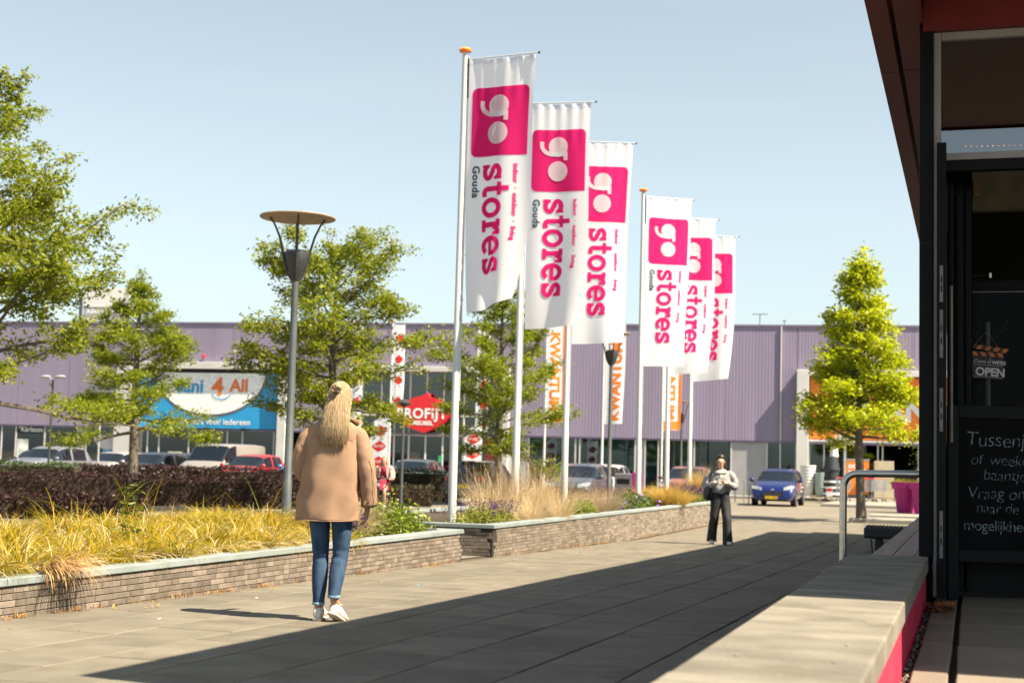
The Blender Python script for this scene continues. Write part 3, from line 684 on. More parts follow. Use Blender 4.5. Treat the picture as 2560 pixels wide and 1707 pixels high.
glazing([-37.5,-36.9,-36.2,-34.4,-33.95,-32.1,-31.2,-29.35,-29.02], -.40, 2.40, .15, [mt['int'],in2,mt['int']])
for u in (-35.5,-33.2,-31.0): P(MB().box(u-.12,u+.12,-.4,-.16,2.34,2.47), 'sign_spotlight', mt['black'], sgn)
P(MB().box(-35.6,-34.75,.10,.13,.55,1.1), 'poster', M('poster_cream', (.55,.55,.48), .6, 0, .25, 5)); P(MB().box(-31.65,-31.15,.09,.12,-.1,1.0), 'poster', M('poster_grey', (.55,.56,.56), .6, 0, .3, 4))
P(MB().box(-39.5,-38.78,-.06,.1,-.44,1.9), 'blue_window_strip', mt['sblue']); P(half_disc(-39.2,1.91,.9,.8,1.905,-.066), 'strip_white', mt['portal'])
P(MB().lathe([(.09,0),(.1,.06),(.08,.16),(.02,.2)], 12, (-33.6,-.12,6.35)), 'alarm_beacon', mt['red'], smooth=True)
# --- furniture shop entrance
P(MB().box(-24.9,-24.45,-.35,.3,-.46,6.0), 'portal_pillar', mt['portal'], bevel=.02); P(MB().box(-16.55,-16.06,-.35,.3,-.46,6.0), 'portal_pillar', mt['portal'], bevel=.02)
P(MB().box(-24.448,-16.552,-.35,.3,5.72,6.0), 'portal_beam', mt['portal'], bevel=.02)
for (z0, z1) in ((-.40,2.28),(2.36,3.34),(3.42,5.7)):
    us = [-24.4,-23.25,-22.46,-21.63,-20.7,-19.74,-18.6,-17.6,-16.6]
    for i in range(8):
        P(MB().box(us[i]+.04,us[i+1]-.04,.2,.212,z0,z1), 'window_pane', mt['glass'])
    P(MB().box(-24.44,-16.56,.9,.92,z0,z1), 'window_backing', in2 if z0 < 0 else mt['int'])
    for u in us: P(MB().box(u-.035,u+.035,.14,.26,z0,z1), 'mullion', mt['white'])
for z in (2.28,3.34): P(MB().box(-24.44,-16.56,.13,.27,z+.001,z+.079), 'transom', mt['white'])
lz = [(-22.35,3.42),(-22.36,3.62),(-22.2,3.80),(-21.45,4.20),(-21.2,4.33),(-20.95,4.36),(-20.75,4.45),(-20.45,4.56),(-20.38,4.36),(-20.0,4.24),(-19.7,4.05),(-19.22,3.72),(-19.16,3.55),(-19.2,3.32),(-19.5,3.0),(-20.0,2.7),(-20.62,2.44),(-21.2,2.62),(-21.9,2.95)]
lo = P(MB().prism([(x, z) for x, z in lz], -.55, -.05), 'lozenge_sign', mt['red'], fix=True)
for txt, sz, u, z, bo, sp in (('PROFIJT',.74,-20.75,3.22,.022,1.09),('MEUBEL',.30,-20.68,2.86,.014,1.08)):
    place_text(txt, sz, lambda a, b, u=u, z=z: (u+a, -.565, z+b+.47), 'lettering', mt['signw'], lo, bold=bo, align='CENTER', spacing=sp)
P(MB().box(-19.95,-19.75,.12,.135,.9,1.25), 'exit_sticker', M('green_sticker', (.02,.35,.12), .5))
def lozenge(cx, cz, w_, h_, y): 
    pts = [(-.5,.0),(-.42,.14),(-.16,.36),(-.05,.47),(.08,.5),(.12,.38),(.40,.2),(.5,.02),(.34,-.24),(0,-.5),(-.34,-.24)]
    return [(cx+a*w_, y, cz+b*h_) for a, b in pts]
for u, z in ((-18.1,1.2),(-17.1,2.0),(-17.1,1.25),(-17.1,.5),(-22.9,2.0),(-22.9,1.2),(-22.9,.5)):
    s_ = 1.1 if u == -18.1 else .75
    P(MB().add(lozenge(u,z,s_,s_*.62,.19), [tuple(range(11))]), 'window_sticker', M('dim_red_sticker', (.30,.02,.03), .5))
# --- home decoration shop portal on the right
P(MB().box(-1.14,-.54,-.6,.3,-.46,6.03), 'portal_pillar', mt['portal'], bevel=.02); P(MB().box(-.538,13,-.6,.3,5.74,6.03), 'portal_beam', mt['portal'], bevel=.02)
ok_ = P(MB().box(-.5,13,.10,.25,2.55,5.7), 'shop_sign', mt['orange'])
for k in range(5): P(MB().box(-.5+k*2.7,-.5+k*2.7+2.66,.03,.099,2.60,4.1), 'sign_panel', mt['orange'], ok_, bevel=.01); P(MB().box(-.5+k*2.7,-.5+k*2.7+2.66,.03,.099,4.14,5.68), 'sign_panel', mt['orange'], ok_, bevel=.01)
place_text('KWANTUM', 1.5, lambda a, b: (.6+a, .01, 3.55+b+.47), 'lettering', mt['signw'], ok_, bold=.06)
P(MB().box(-.53,13,.0,.28,2.44,2.545), 'canopy_trim', mt['portal'])
glazing([-.5,.23,1.3,2.87,3.1,4.83,6.5,8.2,10,13], -.40, 2.43, .3, [mt['int'],in2,mt['int']])
# --- things on the roof
bb = thing('roof_billboard', 'white roof billboard reading Alles voor half hidden behind the left trees', 'billboard', (-7.35-40.7, 73.3-40.7*.0953+1.5, 8.25), PH)
MB().box(-1.3,1.6,0,.2,.2,1.1).build('lower_panel', mt['lgrey'], bb); up_ = MB().box(-1.3,1.6,-.02,.2,1.11,2.2).build('upper_panel', mt['white'], bb)
place_text('Alles voor', .42, lambda a, b: (-1.1+a, -.015, .72+b), 'lettering', mt['signw'], bb, bold=.008); place_text('zoeken huis', .36, lambda a, b: (-1.1+a, -.015, .30+b), 'lettering', mt['signw'], bb, bold=.006)
for x in (-1.7,1.3): MB().box(x,x+.15,.201,.35,-.05,2.0).build('post', mt['grey'], bb)
for (u, h, wd, lb) in ((-3.6,1.1,.42,'taller T shaped aerial on the lilac roof right of the flags'),(-2.3,.75,.12,'shorter thin aerial on the lilac roof near the right corner')):
    an = thing('roof_aerial', lb, 'aerial', (-7.35+u*.995, 73.3+u*.0948+4, 8.25), 0, 'aerials on the lilac roof')
    MB().tube([(0,0,-.02),(0,0,h)], .03, 6).build('mast', mt['grey'], an); MB().tube([(-wd,0,h-.02),(wd,0,h-.02)], .03, 6).build('crossbar', mt['grey'], an)
# ================================================================ KERBS AND PARKING STRIPS
for (x0,x1,y0,y1) in ((-5.9,6,59.6,74.5),(-3.1,9,46.2,48.2),(-60,-6.1,70.0,71.4),(-3.4,4,42.3,44.2)):
    tag(MB().box(x0,x1,y0,y1,-.6,-.35).build('kerb_island', mt['kerb'], bevel=.02), None, kind='structure')
# ================================================================ CARS
mt['tyre'] = M('tyre_rubber', (.016,.016,.016), .85, 0, .1, 20); mt['rim'] = M('alloy_rim', (.45,.45,.46), .3, .9, .05, 8)
mt['lampg'] = M('headlamp', (.30,.33,.36), .08, .3, .1, 12, coat=1); mt['lampr'] = M('tail_lamp', (.42,.01,.012), .15, 0, .1, 10, coat=1)
mt['plate'] = M('yellow_plate', (.80,.50,.02), .5, 0, .03, 6)
mt['cabin'] = M('car_cabin', (.03,.03,.032), .8, 0, .3, 5)
PROF = {
 'hatch': (3.95,1.72,[(0,.50),(.012,.72),(.03,.98),(.05,1.08),(.11,1.36),(.16,1.45),(.30,1.50),(.42,1.50),(.50,1.46),(.55,1.40),(.74,.99),(.77,.95),(.88,.86),(.95,.74),(.985,.62),(1,.48)],.06,.14,.55,.74,.93),
 'estate': (4.55,1.78,[(0,.50),(.012,.72),(.02,.98),(.04,1.10),(.09,1.38),(.14,1.46),(.30,1.50),(.45,1.50),(.53,1.46),(.57,1.40),(.73,1.0),(.76,.97),(.88,.89),(.95,.78),(.985,.64),(1,.48)],.04,.11,.57,.73,.93),
 'suv': (4.45,1.84,[(0,.55),(.012,.80),(.02,1.08),(.04,1.2),(.09,1.52),(.14,1.62),(.30,1.67),(.45,1.66),(.53,1.6),(.57,1.53),(.72,1.12),(.75,1.09),(.88,1.0),(.95,.88),(.985,.72),(1,.52)],.05,.12,.57,.72,1.03),
 'van': (5.0,1.95,[(0,.5),(.006,1.2),(.012,1.75),(.03,1.93),(.2,1.97),(.45,1.97),(.62,1.96),(.68,1.92),(.71,1.86),(.84,1.18),(.87,1.12),(.94,.98),(.975,.80),(.99,.66),(1,.5)],-1,-1,.71,.84,1.12),
}
def car(label, paint, x, y, rz, style='hatch', z=None, plate=True, group='cars parked in front of the shops'):
    L, Wd, pf, r0_, r1_, w0, w1, belt = PROF[style]; W2 = Wd/2
    t0 = thing('parked_van' if style == 'van' else 'parked_car', label, 'van' if style == 'van' else 'car', (x, y, zg(x,y) if z is None else z), rz, group)
    top = lambda t: float(np.interp(t, [p[0] for p in pf], [p[1] for p in pf]))
    ts = sorted(set([round(v, 4) for v in [p[0] for p in pf]+[.2,.25,.36,.375,.39,.48,.60,.65,.70,.80,.84,.91]])); rows = []
    bt = .375
    for t in ts:
        zt = top(t); e = min(t, 1-t); w_ = W2*(1-.16*max(0,1-e/.10)**2); zbm = .20+.08*max(0,1-e/.06)
        sb_ = .985 if style != 'van' else .99
        if zt > belt+.13:
            tw = .80 if style != 'van' else .90
            half = [(0,zbm),(w_*.86,zbm),(w_*.975,.34),(w_,.60),(w_*sb_,belt),(w_*(tw+.02),zt-.10),(w_*(tw-.07),zt-.03),(w_*.42,zt-.004),(0,zt)]
        else:
            zz = max(zt, zbm+.12); q1 = min(.34, zbm+(zz-zbm)*.3); q2 = min(.60, zbm+(zz-zbm)*.62)
            half = [(0,zbm),(w_*.86,zbm),(w_*.975,q1),(w_,q2),(w_*.985,zz-.07 if zz-.07 > q2 else q2+.01),(w_*.95,zz-.035),(w_*.86,zz-.012),(w_*.45,zz+.002),(0,zz+.006)]
        rows.append([(-L/2+t*L, a, b) for a, b in half]+[(-L/2+t*L, -a, b) for a, b in reversed(half[1:-1])])
    n = 16; bodyf = []; gl = {'windscreen':[], 'rear_window':[], 'side_window':[[],[],[],[]]}
    V_ = [p for r in rows for p in r]
    for i in range(len(ts)-1):
        ta, tb = ts[i], ts[i+1]; tm_ = (ta+tb)/2
        for j in range(n):
            k = (j+1) % n; f = (i*n+j, i*n+k, (i+1)*n+k, (i+1)*n+j)
            strip = min(j, 15-j)
            cab = min(top(ta), top(tb)) > belt+.12
            if strip in (5,6,7) and w0-.001 <= ta and tb <= w1-.02*0+.001 and max(top(ta),top(tb)) > belt+.05 and tb <= w1+.001: gl['windscreen'].append(f)
            elif r0_ > 0 and strip in (6,7) and r0_-.012 <= ta and tb <= r1_+.03: gl['rear_window'].append(f)
            elif strip == 4 and cab and (tb <= w0+.16) and ta > (r1_ if r0_ > 0 else w0-.17) and not (abs(tm_-bt) < .012):
                side = 0 if j < 8 else 1; gl['side_window'][side*2+(0 if tm_ < bt else 1)].append(f)
            else: bodyf.append(f)
    bodyf += [tuple(reversed(range(n))), tuple((len(ts)-1)*n+q for q in range(n))]
    def sub(fs, name, mat, par, sm=True):
        idx = sorted(set(q for f in fs for q in f)); mp = {q: k for k, q in enumerate(idx)}; mb = MB(); mb.v = [V_[q] for q in idx]; mb.f = [tuple(mp[q] for q in f) for f in fs]
        return mb.build(name, mat, par, smooth=sm)
    bo = sub(bodyf, 'body', paint, t0)
    for nm in ('windscreen','rear_window'):
        if gl[nm]: sub(gl[nm], nm, mt['carglass'], t0, False)
    for g_ in gl['side_window']:
        if g_: sub(g_, 'side_window', mt['carglass'], t0, False)
    MB().box(-L*.42,L*.25,-W2*.82,W2*.82,.3,belt-.12).build('cabin_floor', mt['cabin'], t0)
    for sx in ((-.06,.10) if style != 'van' else (.22,)):
        for sy in (-.36,.36):
            MB().box(L*sx-.08,L*sx+.06,sy-.2,sy+.2,belt-.2,belt+.12).ell((L*sx-.06,sy,belt+.22),(.05,.13,.10),8,6).build('seat', mt['cabin'], t0)
    MB().tube([(L*.19,.36,belt-.06),(L*.195,.36,belt+.06)], .14, 10).build('dashboard', mt['cabin'], t0)
    rw = .31 if style in ('hatch','estate') else .34
    for fx in (.17,.815):
        cx = -L/2+fx*L
        for s in (-1,1):
            yw = s*(W2-.10)
            MB().tube([(cx,yw+s*.088,rw+.03),(cx,yw+s*.096,rw+.03)], rw+.055, 24).build('wheel_arch', mt['black'], t0)
            wh = MB().tube([(cx,yw-s*.1,rw),(cx,yw-s*.08,rw),(cx,yw+s*.09,rw),(cx,yw+s*.112,rw)], [rw*.9,rw,rw,rw*.92], 24).build('wheel', mt['tyre'], t0, smooth=True)
            MB().tube([(cx,yw+s*.113,rw),(cx,yw+s*.116,rw)], [rw*.66,rw*.60], 20).build('rim', mt['rim'], wh)
            sp = MB()
            for k in range(5):
                a = 2*math.pi*k/5+.3; sp.add([(cx+rw*.16*math.cos(a+.9),yw+s*.118,rw+rw*.16*math.sin(a+.9)),(cx+rw*.6*math.cos(a+.35),yw+s*.118,rw+rw*.6*math.sin(a+.35)),(cx+rw*.6*math.cos(a+.92),yw+s*.118,rw+rw*.6*math.sin(a+.92))],[(0,1,2)])
            sp.build('rim_gap', mt['black'], wh)
    zc = .70 if style not in ('suv','van') else .82
    for s in (-1,1):
        hl = MB(); hx = L/2
        hl.add([(hx-.05,s*W2*.50,zc-.09),(hx-.16,s*W2*.90,zc-.04),(hx-.42,s*W2*.985,zc+.10),(hx-.30,s*W2*.80,zc+.12),(hx-.10,s*W2*.50,zc+.02),
                (hx-.03,s*W2*.52,zc-.06),(hx-.13,s*W2*.93,zc-.02),(hx-.40,s*W2*1.0,zc+.115),(hx-.29,s*W2*.82,zc+.145),(hx-.08,s*W2*.52,zc+.05)],
               [(5,6,7,8,9),(0,1,6,5),(1,2,7,6),(2,3,8,7),(3,4,9,8),(4,0,5,9)])
        hl.build('headlight', mt['lampg'], t0, fix=True)
        MB().tube([(L*.19,s*(W2*.95),belt+.02),(L*.195,s*(W2+.12),belt+.06)], .02, 6).build('mirror_arm', mt['black'], t0)
        MB().lathe_ell((L*.19,s*(W2+.13),belt+.09), (.07,.11,.075), 10, 6).build('mirror', paint, t0, smooth=True)
        tl = MB().box(-L/2-.015,-L/2+.20,s*W2*.62-.11,s*W2*.62+.19*1,zc+.10,zc+.26) if style != 'van' else MB().box(-L/2-.012,-L/2+.05,s*W2*.93-.07,s*W2*.93+.07,.85,1.4)
        tl.build('tail_light', mt['lampr'], t0, bevel=.03)
        MB().box(L*.05,L*.09,s*(W2+.004)-.012,s*(W2+.004)+.012,belt-.12,belt-.095).build('door_handle', paint, t0)
    gr = MB(); hx = L/2
    pts = [(-.44,.50),(-.36,.585),(.36,.585),(.44,.50),(.34,.405),(-.34,.405)]
    gr.add([(hx-.018,a,b) for a, b in pts]+[(hx+.010,a*1.02,b) for a, b in pts], [(6,7,8,9,10,11)]+[(q,(q+1)%6,6+(q+1)%6,6+q) for q in range(6)])
    gr.build('grille', mt['black'], t0, fix=True)
    for q in range(4): MB().box(hx+.010,hx+.016,-.36,.36,.425+q*.04,.433+q*.04).build('grille_bar', mt['grey'], t0)
    MB().box(hx-.07,hx+.004,-.62,.62,.22,.30).build('lower_intake', mt['black'], t0)
    MB().lathe_ell((hx-.005,0,.66),(.02,.08,.035),10,5).build('badge', mt['rim'], t0)
    if plate:
        for s, zz in ((1,.35),(-1,.62 if style != 'van' else .55)):
            xx = s*(L/2+.012); pp = MB().box(min(xx,xx+s*.012),max(xx,xx+s*.012),-.26,.26,zz-.055,zz+.055).build('number_plate', mt['plate'], t0)
            gm = MB()
            for q in range(6):
                if q in (2,): continue
                yq = -.19+q*.068; x2 = xx+s*.0135; gm.add([(x2,yq,zz-.032),(x2,yq+.036,zz-.032),(x2,yq+.036,zz+.032),(x2,yq,zz+.032)],[(0,1,2,3)])
            gm.build('plate_characters', mt['black'], pp)
            MB().box(min(xx,xx+s*.0135),max(xx,xx+s*.0135),.215*s if s > 0 else -.26,.26 if s > 0 else -.215,zz-.05,zz+.05).build('plate_blue_band', M('plate_blue', (.02,.08,.5), .5), pp)
    if style == 'hatch' or style == 'estate': MB().box(-L/2-.02,-L/2+.08,-W2*.80,W2*.80,.27,.38).build('rear_skirt', mt['black'], t0, bevel=.02)
    return t0
D = R(-90)
car('grey SUV with roof rails nose to the camera at far left behind the hedge', MC('paint_grey', (.16,.17,.19)), -39.2, 54.2, D, 'suv')
car('silver estate car behind the double headed lamp post', MC('paint_silver', (.36,.36,.35)), -40.0, 60.6, D, 'estate')
car('dark saloon mostly hidden beyond the silver estate', MC('paint_dusk', (.02,.022,.028)), -37.9, 63.2, D, 'hatch')
car('black hatchback half hidden by the trunk of the left car park tree', MC('paint_black', (.018,.02,.024)), -34.4, 55.0, D, 'estate')
car('taupe grey panel van with its windscreen toward the camera', MC('paint_taupe', (.27,.25,.23)), -32.0, 57.0, D, 'van')
car('red small car parked beside the taupe van', MC('paint_red', (.40,.02,.02)), -29.75, 55.4, D, 'hatch', z=-.44)
car('bright blue small car between the lamp post and the woman in beige', MC('paint_sky', (.04,.20,.55)), -27.35, 56.1, D, 'hatch', z=-.44)
car('very dark car beyond the far left SUV, only its roof showing', MC('paint_maroon', (.03,.015,.015)), -42.6, 58.0, D, 'hatch')
car('dark green car with pale windscreen behind the woman on the bicycle', MC('paint_green', (.03,.05,.045)), -21.5, 53.6, D, 'hatch')
car('black hatchback seen from behind beside the first flagpole', MC('paint_piano', (.010,.010,.011)), -16.2, 47.2, R(90), 'hatch')
car('dark blue grey hatchback facing the camera between the second and third flagpoles', MC('paint_steel', (.05,.06,.08)), -13.7, 50.6, D, 'hatch')
car('white car with only its side showing behind the second street lamp', MC('paint_white', (.45,.45,.45)), -14.5, 57.3, D, 'hatch')
car('brown red car partly behind the fourth and fifth flagpoles', MC('paint_brown', (.12,.035,.025)), -11.0, 57.5, D, 'hatch')
car('shiny blue hatchback facing the camera beside the white portal', MC('paint_blue', (.0008,.008,.10)), -7.55, 59.0, D, 'hatch')
# ================================================================ VEGETATION
def unit(v): return v/np.maximum(np.linalg.norm(v, axis=1, keepdims=True), 1e-9)
def leaves(pos, size, q, aspect=.45, up=.35, fold=.12):
    """one small pointed leaf (4 corners, slightly folded) at each position"""
    n = len(pos); d = unit(q.normal(size=(n,3))*[1,1,.6]); nn = q.normal(size=(n,3)); nn[:,2] = nn[:,2]*.8+up*2
    s = unit(np.cross(d, nn)); nrm = unit(np.cross(s, d)); L = (size*q.uniform(.45,1.45,n))[:,None]
    V = np.empty((n,4,3)); V[:,0] = pos; V[:,1] = pos+d*L*.5+s*L*aspect*.5+nrm*L*fold; V[:,2] = pos+d*L; V[:,3] = pos+d*L*.5-s*L*aspect*.5+nrm*L*fold
    return V.reshape(-1,3), np.arange(4*n).reshape(n,4)
mt['bark'] = M('grey_bark', (.12,.10,.08), .9, 0, .25, 9, .7, 40, stretch=(3,3,.6), stain=((.30,.28,.24), 4, .66))
def tree(label, x, y, h, z0, rad, shape, leafsize, nlimb, ntwig, nleaf, mat, seed, trunk_r, group, lift=.25, lean=0, droop=0, spread=.17, tilt=(0,0), vary=.3):
    q = np.random.default_rng(seed); t = thing('tree', label, 'tree', (x, y, zg(x,y)), q.uniform(0,6.28), group)
    tr = MB(); bend = q.uniform(-.12,.12,2); cz = math.cos(t.rotation_euler[2]); 
    def axis(z): f = z/h; return np.array([bend[0]*math.sin(f*3)+tilt[0]*f, bend[1]*math.sin(f*2.4)+tilt[1]*f, z])
    zs = np.linspace(-.05, h*.97, 14); tr.tube([axis(z) for z in zs], [trunk_r*(1.25 if z < .1 else 1)*(1-z/h)**.75+.012 for z in zs], 10)
    pos = []; 
    for i in range(nlimb):
        f = (i+q.uniform(.1,.9))/nlimb; z = z0+(h*.96-z0)*f; a = i*2.39996+q.uniform(-.5,.5)
        ln = rad*shape(f)*q.uniform(.93-vary,.93+vary); b = axis(z); d = np.array([math.cos(a),math.sin(a),0.]); el = lift+q.uniform(-.12,.22)+f*.55
        p = [b]; cur = b.copy(); nseg = 7; ee = el
        for s in range(nseg):
            ee += q.uniform(-.22,.22)-droop*.06; d2 = np.array([math.cos(a)*math.cos(ee), math.sin(a)*math.cos(ee), math.sin(ee)]); a += q.uniform(-.26,.26)
            cur = cur+d2*ln/nseg; p.append(cur.copy())
        r_ = max(.010, trunk_r*.30*(1-f)+.010); tr.tube(p, [r_*(1-.85*k/nseg)+.004 for k in range(nseg+1)], 5)
        m = max(3, int(ntwig*ln/rad+.5))
        for k in range(m):
            s = q.uniform(.18,1.0)**.8; s = 1.0 if k == 0 else s; j = min(int(s*nseg), nseg-1); base = p[j]+(p[j+1]-p[j])*(s*nseg-j)
            ta = a+q.uniform(-1.5,1.5); te = q.uniform(-.25,.6); tl = (ln*.30*(1.15-s*.6)+.14)*q.uniform(.6,1.3)
            dv = np.array([math.cos(ta)*math.cos(te), math.sin(ta)*math.cos(te), math.sin(te)]); tip = base+dv*tl
            tr.tube([base,(base+tip)/2+[0,0,.02],tip], [.009,.006,.003], 4)
            c = int(nleaf*q.uniform(.6,1.4)); u_ = q.uniform(.05,1.08,c)**.85
            pos.append(base+np.outer(u_, dv*tl)+q.normal(size=(c,3))*(spread*(1.05-.55*np.abs(u_-.4))[:,None])*[1,1,.72])
    c = nleaf*4; zz = q.uniform(.9,1.03,c)*h; pos.append(np.array([axis(z) for z in zz])+q.normal(size=(c,3))*.10)
    tr.build('trunk', mt['bark'], t, smooth=True)
    V, Fq = leaves(np.concatenate(pos), leafsize, q); np_mesh('crown', V, Fq, mat, t)
    return t
oak = MR('oak_leaves', [(.11,.155,.006),(.21,.26,.010),(.30,.33,.018),(.15,.20,.008),(.31,.29,.045)], .42, .55, .35)
oak2 = MR('oak_leaves_far', [(.11,.155,.006),(.20,.25,.010),(.28,.31,.018),(.14,.19,.008)], .42, .55, .35)
maple = MR('sweetgum_leaves', [(.25,.32,.006),(.40,.45,.008),(.50,.52,.018),(.31,.38,.007)], .42, .58, .3)
fat = lambda f: (.55+.9*f if f < .45 else 1.0-(f-.45)*1.35)*(.95)
cone = lambda f: (.80 if f < .12 else 1.0-(f-.12)*.98)
tree('large oak with bright leaves reaching in from the left edge', -19.1, 23.3, 7.3, 2.5, 3.9, lambda f: (.80+f*.7 if f < .3 else .99-.80*(f-.3)), .10, 56, 13, 118, oak, 11, .17, 'car park trees', lift=.06, spread=.125)
tree('smaller oak rising from the dark hedge in front of the bathroom shop', -25.8, 40.2, 7.2, 2.1, 2.35, lambda f: (.95 if f < .35 else 1.12-f*1.02), .10, 48, 11, 96, oak2, 23, .16, 'car park trees', lift=.04, spread=.125)
tree('broad oak directly behind the woman in beige and the lamp post', -15.35, 32.9, 6.6, 2.0, 2.5, lambda f: (.62 if f < .22 else 1.0 if f < .6 else 1.6-f*1.05), .10, 48, 12, 88, oak, 35, .15, 'car park trees', lift=.10, spread=.125)
tree('oak between the first and second flagpoles', -15.2, 45.7, 7.3, 1.7, 2.45, lambda f: (1.0 if f < .4 else 1.16-f*.92), .105, 46, 11, 94, oak2, 47, .14, 'car park trees', lift=.05, spread=.125)
tree('slender lime green sweetgum with pointed crown near the cafe', -3.06, 42.6, 7.75, 2.35, 1.9, lambda f: (1.0-f*.88), .135, 80, 11, 56, maple, 59, .13, 'car park trees', lift=.12, spread=.15, vary=.12)
# ---------------- hedges
hedge_m = MR('copper_hedge_leaves', [(.010,.005,.006),(.022,.009,.010),(.042,.014,.014),(.016,.008,.008),(.065,.026,.022)], .5, .10, .3)
hedge_g = MR('green_hedge_leaves', [(.02,.04,.008),(.05,.09,.012),(.03,.06,.01)], .5, .2, .4)
def hedge(label, p0, p1, h, wd, seed, mat=hedge_m, size=.06, dens=900, group='copper beech hedges'):
    q = np.random.default_rng(seed); dx, dy = p1[0]-p0[0], p1[1]-p0[1]; L = math.hypot(dx,dy)
    t = thing('hedge', label, 'hedge', (p0[0], p0[1], zg(*p0)-.02), math.atan2(dy,dx), group)
    MB().box(.06,L-.06,-wd/2+.09,wd/2-.09,0,h-.12).build('branch_core', mt['soil'], t)
    n = int(dens*L*(h*2+wd)); x = q.uniform(0,L,n); s = q.uniform(0,h*2+wd,n)
    y = np.where(s < h, -wd/2, np.where(s < h+wd, s-h-wd/2, wd/2)); z = np.where(s < h, s, np.where(s < h+wd, h, s-h-wd))
    lump = .05*np.sin(x*2.1+seed)+.04*np.sin(x*5.3+y*4)+.03*np.sin(z*9+x*3.1)
    inn = q.uniform(-.10,.02,n)+lump*.6
    y = y+np.sign(y)*inn*(np.abs(y) > wd/2-.001); z = z+np.where((s >= h) & (s < h+wd), inn+q.normal(size=n)*.02, 0); z = np.maximum(z, .02)
    V, Fq = leaves(np.stack([x,y,z],1), size, q, .6); np_mesh('foliage', V, Fq, mat, t)
    return t
hedge('low copper hedge at far left just behind the yellow grass', (-24,24.0), (-17.0,27.2), .50, .7, 1, size=.07, dens=800)
hedge('long dark copper hedge in the middle running behind the grass', (-33,31.6), (-16.7,37.0), .86, .9, 2, dens=700)
hedge('rear copper hedge directly in front of the parked cars', (-30.5,44.2), (-20.3,47.9), 1.02, .9, 3, dens=600, size=.07)
hedge('short green hedge in front of the grey SUV at far left', (-41,41.5), (-30.7,44.3), 1.02, .9, 4, hedge_g, dens=500, size=.07, group='clipped green hedges')
hedge('dark green hedge right of the bicycle in front of the furniture shop', (-20.2,47.6), (-17.6,48.6), 1.12, .8, 5, MR('dark_green_leaves', [(.008,.016,.006),(.02,.035,.01),(.012,.022,.008)], .5, .1), dens=600, group='clipped green hedges')
hedge('short copper hedge with green shoots beside the cyclist', (-17.7,42.0), (-16.35,42.55), .62, .8, 6, MR('mixed_copper', [(.02,.009,.009),(.055,.02,.018),(.05,.08,.012),(.03,.012,.012)], .45, .15), dens=800)
hedge('clipped copper shrub in front of the dark blue grey hatchback', (-13.6,45.4), (-11.6,46.2), .62, .8, 7, dens=700)
# ---------------- grasses
def blades(cx, cy, cz, n, q, ln, wd, lean, arch, spread, nseg=4, wind=(0,0), up=1.0):
    """arching blades from tussock centres: arrays of ribbons"""
    a = q.uniform(0,2*np.pi,n); r = spread*np.sqrt(q.uniform(0,1,n)); b = np.stack([cx+r*np.cos(a), cy+r*np.sin(a), np.full(n,cz) if np.isscalar(cz) else cz],1)
    a2 = a+q.normal(size=n)*.6; L = ln*q.uniform(.55,1.15,n); ang = np.clip(lean+q.normal(size=n)*.22+.25*r/max(spread,1e-6), .02, 1.25); ar = arch*q.uniform(.5,1.4,n)
    dirh = np.stack([np.cos(a2)+wind[0], np.sin(a2)+wind[1]],1); dirh /= np.maximum(np.linalg.norm(dirh,axis=1,keepdims=True),1e-6)
    side = np.stack([-dirh[:,1], dirh[:,0], q.normal(size=n)*.35],1); side = unit(side)
    P_ = b.copy(); out = np.empty((n,nseg+1,2,3))
    for s in range(nseg+1):
        w_ = wd*(1-.82*(s/nseg)**1.5)*.5
        out[:,s,0] = P_-side*w_; out[:,s,1] = P_+side*w_
        e = ang+ar*(s/nseg); st_ = (L/nseg)[:,None]
        P_ = P_+np.concatenate([dirh*np.sin(e)[:,None], (np.cos(e)*up)[:,None]],1)*st_
    V = out.reshape(-1,3); k = (nseg+1)*2; base = np.arange(n)[:,None]*k
    Fq = np.concatenate([np.stack([base[:,0]+2*s, base[:,0]+2*s+1, base[:,0]+2*s+3, base[:,0]+2*s+2],1) for s in range(nseg)])
    return V, Fq
def join(parts):
    Vs, Fs, o = [], [], 0
    for V, Fq in parts: Vs.append(V); Fs.append(Fq+o); o += len(V)
    return np.concatenate(Vs), np.concatenate(Fs)
q = np.random.default_rng(77)
gy = MR('yellow_grass', [(.36,.22,.003),(.46,.28,.004),(.09,.13,.004),(.52,.34,.008),(.16,.17,.004),(.40,.23,.004),(.22,.20,.004),(.13,.15,.004),(.50,.36,.05)], .5, .28, .25)
gs = MR('straw_blades', [(.56,.46,.27),(.66,.56,.36),(.44,.32,.15)], .6, .3, .3)
parts, dry = [], []
yv = 6.2
while yv < 17.3:
    for xv in np.arange(-6.72, -9.7, -.36):
        cx, cy = xv+q.normal()*.07, yv+q.normal()*.10
        if cy > 13.6 and cx > -7.5 and cy > 14.6: continue
        if cy > 15.0 and cx > -8.4: continue
        ht = q.uniform(.28,.45)*(.9 if xv > -7.2 else 1.0)
        parts.append(blades(cx, cy, .04, 330, q, ht, .0082, q.uniform(.30,.60), q.uniform(1.2,2.2), .11, 4, (.28*q.normal()+.1,.28*q.normal())))
        dry.append(blades(cx, cy, .10, 15, q, ht*.95, .008, .45, 1.5, .13, 4, (.2,-.1)))
    yv += .37
